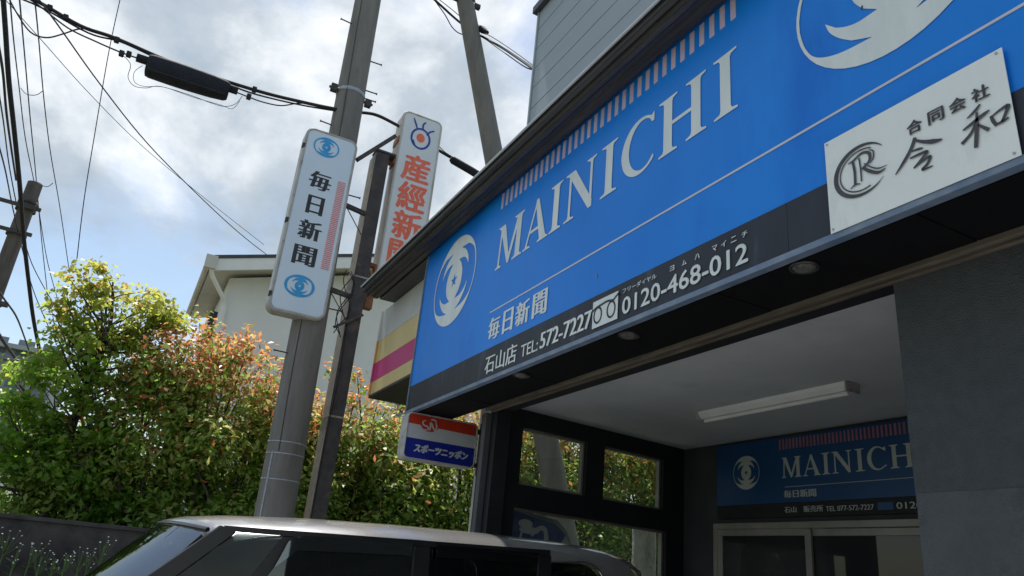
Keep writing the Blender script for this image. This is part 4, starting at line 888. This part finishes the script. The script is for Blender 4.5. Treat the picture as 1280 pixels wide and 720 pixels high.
def photinia(seed, x, y, r, z0, ztop, n, label, red=0.5):
    rng = np.random.default_rng(seed); t = thing('shrub', label, 'shrub', (x, y, 1.45), 'red tipped shrubs behind the retaining wall')
    cs, rs, ct = [], [], []; H_ = ztop - z0; nc = 62
    for i in range(nc):
        h = rng.uniform(0, 1); a = rng.uniform(0, 2 * math.pi); q = r * (1 - 0.35 * h ** 3) * math.sqrt(rng.uniform(0.25, 1))
        cs.append((x + q * math.cos(a) * 0.8, y + q * math.sin(a), z0 + 0.02 + h * (H_ - 0.25) + rng.normal() * 0.05)); rs.append(rng.uniform(0.24, 0.40)); ct.append(int(n / nc))
    # shoots standing out of the top
    for i in range(16):
        a = rng.uniform(0, 2 * math.pi); q = r * 0.8 * rng.uniform(0, 1); hh = ztop + rng.uniform(-0.25, 0.22)
        cs.append((x + q * math.cos(a) * 0.7, y + q * math.sin(a), hh)); rs.append(rng.uniform(0.10, 0.17)); ct.append(26)
    def tf(pos, p, m):
        hgt = np.clip((pos[:, 2] - z0) / H_, 0, 1.1); outer = np.linalg.norm(p, axis=1)
        clump = rng.uniform(-0.14, 0.16)
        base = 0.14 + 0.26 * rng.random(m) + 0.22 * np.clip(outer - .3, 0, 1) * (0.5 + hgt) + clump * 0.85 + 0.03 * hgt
        tip = (rng.random(m) < (red * (0.012 + 0.9 * hgt ** 3.6) * np.clip(outer * 1.5, 0.2, 1)) * (1 if clump < 0.06 else 2.2)); base = np.where(tip, rng.uniform(0.76, 1.0, m), base)
        yl = rng.random(m) < 0.08; return np.clip(np.where(yl, 0.70, base), 0, 1)
    V, T = leaves(rng, cs, rs, ct, 0.085, 0.95, tf, 0.45, 0.42)
    leaf_mesh('crown', V, T, M['leaf_photinia'], t, (x, y, 1.45))
    k = MB(); branch_set(k, rng, (x, y, 1.45), [c for c in cs[::4]], 0.035); k.build('branches', M['bark'], t)

SH = [(-9.95, 0.38, 'shrub with many orange red tips just left of the thick pole', .75, 3.95, 0.8),
      (-10.15, -0.42, 'dark green shrub below the pale green tree', .65, 2.75, 0.1),
      (-9.95, 1.05, 'tall red tipped shrub directly left of the concrete pole', .8, 3.92, 1.0),
      (-9.9, 1.85, 'shrub seen between the concrete pole and steel post', .75, 3.35, 0.6),
      (-9.9, 2.6, 'shrub with loose pale shoots right of the steel post', .75, 3.72, 0.6),
      (-9.9, 3.4, 'dense shrub below the striped canopy band', .8, 3.45, 0.5),
      (-9.9, 4.2, 'dense shrub behind the small red and navy sign', .85, 3.5, 0.5),
      (-9.9, 5.05, 'shrub behind the leaning pole in the first carport window', .9, 3.9, 0.75),
      (-9.9, 5.95, 'shrub filling the right side of the first carport window', .9, 3.95, 0.7),
      (-9.9, 6.85, 'shrub filling the left side of the second carport window', .9, 4.1, 0.8),
      (-9.9, 7.8, 'shrub filling the right side of the second carport window', .95, 4.1, 0.8),
      (-9.9, 8.8, 'shrub at the far right end of the row in the carport window', .95, 4.1, 0.8)]
for i, (x, y, lab, r, zt, red) in enumerate(SH):
    photinia(100 + i, x, y, r, 1.50, zt, 12500, lab, red)

# pale green layered tree
def tree(seed, x, y, label, top, n, crown):
    rng = np.random.default_rng(seed); t = thing('tree', label, 'tree', (x, y, 1.45))
    cs, rs, ct = [], [], []
    for (cx, cy, cz, rx, rz, m) in crown:
        for i in range(m):
            d_ = rng.normal(size=3); d_ /= np.linalg.norm(d_); q = rng.uniform(0.35, 1) ** 0.6
            cs.append((cx + d_[0] * rx * q, cy + d_[1] * rx * q, cz + d_[2] * rz * q)); rs.append(rng.uniform(0.12, 0.21)); ct.append(int(n * rng.uniform(0.5, 1.2)))
    zlo = min(c[2] for c in cs); zhi = max(c[2] for c in cs)
    def tf(pos, p, m):
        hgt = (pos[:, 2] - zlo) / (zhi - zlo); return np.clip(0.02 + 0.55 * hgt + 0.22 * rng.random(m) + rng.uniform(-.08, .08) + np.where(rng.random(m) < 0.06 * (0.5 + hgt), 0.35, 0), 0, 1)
    V, T = leaves(rng, cs, rs, ct, 0.070, 0.6, tf, 0.7, 0.75)
    leaf_mesh('crown', V, T, M['leaf_tree'], t, (x, y, 1.45))
    k = MB(); k.tube(catmull([(x, y, 1.3), (x + .05, y + .05, 2.1), (x - .03, y + 0.02, 2.9), (x, y + .1, 3.8), (x + .02, y - 0.02, 4.45)], 4), [0.075 - 0.066 * i / 16 for i in range(17)], 8); k.build('trunk', M['bark'], t)
    k = MB(); 
    for j, c in enumerate(cs[::2]):
        hb = max(1.9, min(c[2] - 0.5, 4.2)); branch_set(k, rng, (x, y + .03, hb), [c], 0.017)
    k.build('limbs', M['bark'], t)
tree(7, -9.95, -0.62, 'light yellow green leafy tree rising at the left above the dark wall', 4.6, 33,
     [(-9.9, -0.68, 4.02, 0.55, 0.55, 46), (-9.9, -0.25, 4.20, 0.48, 0.32, 30), (-9.9, 0.14, 4.22, 0.36, 0.22, 20), (-9.9, -0.95, 3.70, 0.32, 0.35, 18), (-9.9, -0.85, 4.42, 0.25, 0.22, 10), (-9.9, -0.45, 3.55, 0.60, 0.30, 30),
      (-9.85, -0.85, 3.15, 0.55, 0.22, 34), (-9.85, -0.30, 3.05, 0.50, 0.30, 20), (-9.7, -1.05, 2.72, 0.46, 0.14, 30), (-9.8, -0.45, 2.55, 0.50, 0.25, 22), (-9.7, -1.15, 2.42, 0.40, 0.10, 22), (-9.75, -0.75, 2.15, 0.45, 0.22, 20), (-9.6, -1.2, 2.12, 0.25, 0.10, 10), (-9.8, -0.1, 2.0, 0.4, 0.3, 22)])

# white flowering weeds in front of the wall
rw = random.Random(11)
for i in range(15):
    y = -1.0 + i * 0.105 + rw.uniform(-.03, .03); x = -8.85 + rw.uniform(-.1, .12); zt = 1.16 + rw.uniform(0, .32)
    ordn = ('first', 'second', 'third', 'fourth', 'fifth', 'sixth', 'seventh', 'eighth', 'ninth', 'tenth', 'eleventh', 'twelfth', 'thirteenth', 'fourteenth', 'fifteenth')[i]
    t = thing('flowering_weed', 'white flowering weed by the dark wall, %s from the left edge%s' % (ordn, ', taller than most' if zt > 1.28 else ''), 'plant', (x, y, 0.0), 'white flowering weeds along the dark wall')
    k = MB(); heads = []
    k.tube([(x, y, 0.0), (x + .02, y + .02, zt * .5), (x, y + .03, zt)], 0.008, 5)
    for j in range(9):
        a = rw.uniform(0, 6.28); hx_ = x + .11 * math.cos(a) * rw.random(); hy_ = y + 0.03 + .13 * math.sin(a) * rw.random(); hz_ = zt + rw.uniform(-.12, .09); heads.append((hx_, hy_, hz_)); k.tube([(x, y + .03, zt - .18), (hx_, hy_, hz_)], 0.003, 4)
    k.build('stem', M['stem'], t)
    k = MB()
    for q in range(26):
        z = rw.uniform(.1, zt - .1); a = rw.uniform(0, 6.28); l = rw.uniform(.06, .12); c = Vector((x, y + .02, z)); e_ = c + Vector((l * math.cos(a), l * math.sin(a), l * .35)); s_ = Vector((-math.sin(a), math.cos(a), 0)) * l * .16
        k.add([c, c.lerp(e_, .5) + s_, e_, c.lerp(e_, .5) - s_], [(0, 1, 2, 3)])
    k.build('leaves', M['stem'], t)
    k = MB()
    for hx_, hy_, hz_ in heads:
        n = 10; tl = Vector((rw.uniform(0.3, 1), rw.uniform(-.5, .5), 1)).normalized(); ux = tl.orthogonal().normalized(); uy = tl.cross(ux); c = Vector((hx_, hy_, hz_))
        rr = rw.uniform(.007, .012)
        k.add([c + tl * 0.003] + [c + ux * (rr if j % 2 else rr * .6) * math.cos(2 * math.pi * j / n) + uy * (rr if j % 2 else rr * .6) * math.sin(2 * math.pi * j / n) for j in range(n)], [(0, 1 + j, 1 + (j + 1) % n) for j in range(n)])
    k.build('flower_heads', M['petal'], t)

# ================================================================== CAR (local: +x nose, y left, z up)
CA = thing('parked_car', 'boxy silver brown compact car with black pillars parked nose out of the carport', 'car', (-4.22, 0.92, 0.085), rot=(0, 0, 0))
yaw = math.atan2(-0.9975, 0.06)
CA.rotation_euler = (0, R_(1.9), yaw)
def sxx(x): return -0.5 + (x + 0.5) * 1.14 if x < -0.5 else (x + 0.09 * min(1, (x - 0.05) / 0.3) if x > 0.05 else x)
def cbuild(k, name, mats, bevel=0.0, parent=None):
    if parent is None: k.v = [(sxx(v[0]), v[1], v[2]) for v in k.v]
    me = bpy.data.meshes.new(name); me.from_pydata([tuple(v) for v in k.v], [], k.f)
    for m in (mats if isinstance(mats, (list, tuple)) else [mats]): me.materials.append(m)
    me.polygons.foreach_set('material_index', k.m); me.polygons.foreach_set('use_smooth', k.smooth); me.update()
    o = link(name, me, parent or CA)
    if bevel:
        bv = o.modifiers.new('bevel', 'BEVEL'); bv.width = bevel; bv.segments = 3; bv.limit_method = 'ANGLE'
    return o
HW = 0.745
# roof shell: stations from tail (x=-1.72) to windscreen header (x=0.52)
xs_r = [-1.74, -1.72, -1.66, -1.52, -1.30, -0.9, -0.45, 0.0, 0.30, 0.44, 0.52]
zr = [1.44, 1.51, 1.555, 1.585, 1.602, 1.612, 1.614, 1.608, 1.590, 1.572, 1.552]
def roof_section(x, zc, n=14):
    bowf = 0.0
    P = []
    hw = HW - 0.035 - (0.0 if x > -1.5 else (-1.5 - x) * 0.35) - max(0, x - 0.2) * 0.07
    drop = (0.075 + 0.06 * max(0, x - 0.1) / 0.42 + 0.045 * min(1, max(0, -0.5 - x) / 0.7)) if x > -1.6 else 0.075 * max(0.3, (x + 1.80) / 0.2)
    for j in range(-n, n + 1):
        s = j / n; yy = hw * math.sin(s * math.pi / 2 * 1.0) if abs(s) < 1 else hw * s
        yy = hw * (1 - (1 - abs(s)) ** 1.6) * (1 if s >= 0 else -1)
        q = abs(yy) / hw
        zz = zc - 0.028 * q ** 2 - drop * 0.75 * q ** 9
        bow = -0.10 * q ** 2 * max(0, (x - 0.0)) / 0.52
        P.append((x + bow, yy, zz))
    return P
k = MB(); vs = []; nn = 29
for x, z in zip(xs_r, zr): vs += roof_section(x, z)
k.add(vs, [(i * nn + j, (i + 1) * nn + j, (i + 1) * nn + j + 1, i * nn + j + 1) for i in range(len(xs_r) - 1) for j in range(nn - 1)], True)
o = cbuild(k, 'roof', M['car_paint']); sd = o.modifiers.new('solid', 'SOLIDIFY'); sd.thickness = 0.02; sd.offset = -1
# lower body by stations (x, halfwidth, z_bottom, z_belt, z_top(hood))
st = [(1.66, .50, .32, .60, .62), (1.62, .64, .24, .66, .74), (1.50, .72, .20, .72, .86), (1.25, .745, .18, .80, .93), (0.95, .755, .18, .88, .965), (0.80, .76, .18, .93, .98), (0.2, .765, .18, .93, .96), (-0.6, .765, .18, .94, .96), (-1.2, .76, .19, .95, .97), (-1.60, .745, .22, .95, .97), (-1.76, .70, .26, .92, .95), (-1.80, .62, .32, .86, .88)]
def bsec(x, hw, zb, zl, zt):
    half = [(0.0, zb), (hw * .85, zb), (hw * .97, zb + .05), (hw, zb + .22), (hw * 1.0, (zb + zl) / 2 + .08), (hw * .985, zl - .06), (hw * .955, zl), (hw * .90, zl + (zt - zl) * .7), (hw * .6, zt + .0), (0, zt + 0.01)]
    L_ = [(x, y, z) for y, z in half]; R2 = [(x, -y, z) for y, z in half[1:-1]][::-1]; return L_ + R2
k = MB(); vs = []
for q in st: vs += bsec(*q)
m_n = len(bsec(*st[0]))
k.add(vs, [(i * m_n + j, i * m_n + (j + 1) % m_n, (i + 1) * m_n + (j + 1) % m_n, (i + 1) * m_n + j) for i in range(len(st) - 1) for j in range(m_n)] + [tuple(range(m_n)), tuple(reversed(range((len(st) - 1) * m_n, len(st) * m_n)))], True)
cbuild(k, 'body', M['car_paint'])
# greenhouse: side glass planes lean in a little
def gy(z): return HW - 0.004 - (z - 0.95) * 0.062
def side(name, pts, m, off=0.0, th=0.006, bevel=0.0, sgn=1, parent=None):
    """panel on the side glass surface; pts = (x,z)"""
    k = MB(); n = len(pts); A = [(x, sgn * (gy(z) + off), z) for x, z in pts]; B = [(x, sgn * (gy(z) + off - th), z) for x, z in pts]
    k.add(A + B, [tuple(range(n)) if sgn < 0 else tuple(reversed(range(n))), tuple(range(n, 2 * n))] + [(i, (i + 1) % n, n + (i + 1) % n, n + i) for i in range(n)])
    return cbuild(k, name, m, bevel, parent)
ZT = 1.535
for sg in (1, -1):
    # black frame all round built from strips (leaves glass openings)
    side('window_frame', [(-1.12, ZT), (0.37, ZT - 0.005), (0.37, ZT - 0.028), (-1.12, ZT - 0.028)], M['car_black'], 0.006, 0.02, sgn=sg)
    side('pillar', [(0.325, ZT - .03), (0.385, ZT - .005), (1.03, 0.97), (0.94, 0.95)], M['car_black'], 0.005, 0.05, 0.004, sg)       # A pillar
    side('pillar', [(0.12, ZT - .03), (0.17, ZT - .03), (0.47, 0.96), (0.41, 0.96)], M['car_black'], 0.003, 0.03, 0.003, sg)      # quarter bar
    side('pillar', [(-0.505, ZT - .029), (-0.425, ZT - .029), (-0.41, 0.96), (-0.51, 0.96)], M['car_black'], 0.004, 0.02, 0.002, sg)
    side('pillar', [(-1.13, ZT - .029), (-1.06, ZT - .029), (-1.02, 0.96), (-1.11, 0.96)], M['car_black'], 0.003, 0.02, 0.002, sg)
    side('window', [(0.32, ZT - .03), (0.17, ZT - .03), (0.47, 0.96), (0.93, 0.96)], M['quarter_glass'], -0.004, 0.004, 0, sg)
    side('window', [(0.13, ZT - .03), (-0.425, ZT - .03), (-0.41, 0.96), (0.42, 0.96)], M['car_glass'], -0.004, 0.004, 0, sg)
    side('window', [(-0.505, ZT - .03), (-1.06, ZT - .03), (-1.02, 0.96), (-0.51, 0.96)], M['car_glass'], -0.004, 0.004, 0, sg)
    side('window', [(-1.13, ZT - .06)] + [(-1.30 - .11 * math.sin(R_(a_)), ZT - .17 + .11 * math.cos(R_(a_))) for a_ in (0, 30, 60, 90)] + [(-1.44, 0.98), (-1.11, 0.96)], M['car_glass'], -0.002, 0.004, 0, sg)
    # rain visors
    side('rain_visor', [(0.10, ZT - .022), (-0.40, ZT - .018), (-0.40, ZT - .075), (0.12, ZT - .085), (0.19, ZT - .16), (0.155, ZT - .05)], M['visor'], 0.022, 0.003, 0.0, sg)
    side('rain_visor', [(-0.53, ZT - .018), (-1.05, ZT - .020), (-1.04, ZT - .075), (-0.53, ZT - .075)], M['visor'], 0.022, 0.003, 0.0, sg)
    # rear quarter body panel with window cut shape
    arcp = [(-1.125, ZT - .058)] + [(-1.31 - .125 * math.sin(R_(a_)), ZT - .17 + .125 * math.cos(R_(a_))) for a_ in (0, 22, 45, 67, 90)]
    outer = [(-1.125, ZT + 0.0), (-1.31, ZT - 0.02), (-1.50, ZT - 0.025), (-1.60, ZT - 0.05), (-1.67, ZT - 0.11), (-1.72, ZT - 0.22)]
    k = MB(); A = arcp + [(-1.46, 0.96)]; Bq = outer + [(-1.78, 0.96)]
    f = lambda x, z: sg * (gy(z) + 0.004 - max(0, -1.50 - x) ** 1.5 * 0.75)
    vsq = [(x, f(x, z), z) for x, z in A] + [(x, f(x, z), z) for x, z in [((a0 + b0) / 2, (a1 + b1) / 2) for (a0, a1), (b0, b1) in zip(A, Bq)]] + [(x, f(x, z), z) for x, z in Bq]
    nA = len(A); fq = [(r_ * nA + i, r_ * nA + i + 1, (r_ + 1) * nA + i + 1, (r_ + 1) * nA + i) for r_ in range(2) for i in range(nA - 1)]
    k.add(vsq, fq, True); oo = cbuild(k, 'rear_quarter', M['car_paint'])
    # bright edge trim of quarter window
    k = MB(); k.tube([(x, sg * (gy(z) + 0.006), z) for x, z in arcp + [(-1.45, 1.25), (-1.46, 0.98)]], 0.006, 6); cbuild(k, 'window_trim', M['chrome'])
    # door handles, mirrors
    for xh in (-0.30, -0.98):
        k = MB(); k.box((xh - .09, sg * .765 - .012, .86), (xh + .09, sg * .765 + .012, .89)); cbuild(k, 'door_handle', M['car_paint'], 0.006)
    k = MB(); k.box((0.60, min(sg * .77, sg * .96), .98), (0.72, max(sg * .77, sg * .96), 1.12)); cbuild(k, 'mirror', M['car_black'], 0.03)
    for xw in (1.02, -1.22):
        wh = bpy.data.objects.new('wheel', None); COL.objects.link(wh); wh.parent = CA; wh.location = (sxx(xw), sg * 0.68, 0.285)
        k = MB(); n = 32; pr = [(.20, -.085), (.27, -.085), (.288, -.06), (.288, .06), (.27, .085), (.20, .085)]
        k.add([(r * math.cos(2 * math.pi * j / n), yy, r * math.sin(2 * math.pi * j / n)) for r, yy in pr for j in range(n)], [(i * n + j, i * n + (j + 1) % n, (i + 1) * n + (j + 1) % n, (i + 1) * n + j) for i in range(5) for j in range(n)], True); cbuild(k, 'tyre', M['rubber'], parent=wh)
        k = MB(); k.tube([(0, -.05, 0), (0, .05, 0)], .06, 16)
        for j in range(7):
            a_ = 2 * math.pi * j / 7; k.beam((0.04 * math.cos(a_), sg * .05, 0.04 * math.sin(a_)), (.2 * math.cos(a_), sg * .06, .2 * math.sin(a_)), .04, .02, (0, 1, 0))
        cbuild(k, 'rim', M['chrome'], parent=wh)
    k = MB(); k.box((1.52, sg * .56 - .12, .62), (1.63, sg * .56 + .12, .76)); cbuild(k, 'headlight', M['lamp_clear'], 0.03)
    k = MB(); k.box((-1.80, sg * .62 - .06, .75), (-1.74, sg * .62 + .06, 1.25)); cbuild(k, 'tail_light', M['lamp_red'], 0.02)
# windscreen as curved sheet from header to cowl
k = MB(); vs = []; nu, nv = 13, 7
for i in range(nv):
    f_ = i / (nv - 1); z = 1.538 - (1.538 - 0.955) * f_; xc = 0.53 + 0.62 * f_ ; hw = 0.66 + 0.06 * f_
    for j in range(nu):
        s = -1 + 2 * j / (nu - 1); vs.append((xc - (0.10 + 0.12 * f_) * s * s, hw * s, z - 0.028 * s * s * (1 - f_)))
k.add(vs, [(i * nu + j, i * nu + j + 1, (i + 1) * nu + j + 1, (i + 1) * nu + j) for i in range(nv - 1) for j in range(nu - 1)], True); cbuild(k, 'windscreen', M['windscreen'])
k = MB(); k.tube([(0.53 - 0.10 * s * s, 0.675 * s, 1.537 - 0.028 * s * s) for s in [i / 6 - 1 for i in range(13)]], 0.011, 6); cbuild(k, 'header_trim', M['car_black'])
# rear window and hatch
k = MB(); k.add([(-1.70, -.60, 1.42), (-1.70, .60, 1.42), (-1.79, .64, 1.0), (-1.79, -.64, 1.0)], [(0, 1, 2, 3)]); cbuild(k, 'rear_window', M['car_glass'])
k = MB(); k.box((-1.76, -.50, 1.485), (-1.60, .50, 1.515)); cbuild(k, 'rear_spoiler', M['car_paint'], 0.012)
# interior: seats, dash, steering wheel, headliner, mirror
k = MB(); k.box((-1.7, -.68, .5), (.9, .68, .52)); k.box((.55, -.68, .7), (.95, .68, 1.0)); cbuild(k, 'interior', M['car_black'], 0.02)
for xs, ys in ((0.0, .36), (0.0, -.36), (-.85, .36), (-.85, -.36)):
    k = MB(); k.box((xs - .28, ys - .24, .52), (xs + .22, ys + .24, .72)); k.box((xs - .38, ys - .24, .70), (xs - .24, ys + .24, 1.22)); k.box((xs - .37, ys - .12, 1.22), (xs - .27, ys + .12, 1.38)); cbuild(k, 'seat', M['rubber'], 0.04)
k = MB(); k.box((-1.60, -.60, 1.505), (.40, .60, 1.52)); cbuild(k, 'headliner', M['case_grey'])
k = MB(); k.tube([(0.62, 0.36 + 0.17 * math.cos(a_ * math.pi / 10), 1.06 + 0.17 * math.sin(a_ * math.pi / 10)) for a_ in range(21)], 0.014, 6); cbuild(k, 'steering_wheel', M['car_black'])
k = MB(); k.box((0.40, -.12, 1.40), (0.43, .12, 1.47)); cbuild(k, 'rear_view_mirror', M['car_black'], 0.01)
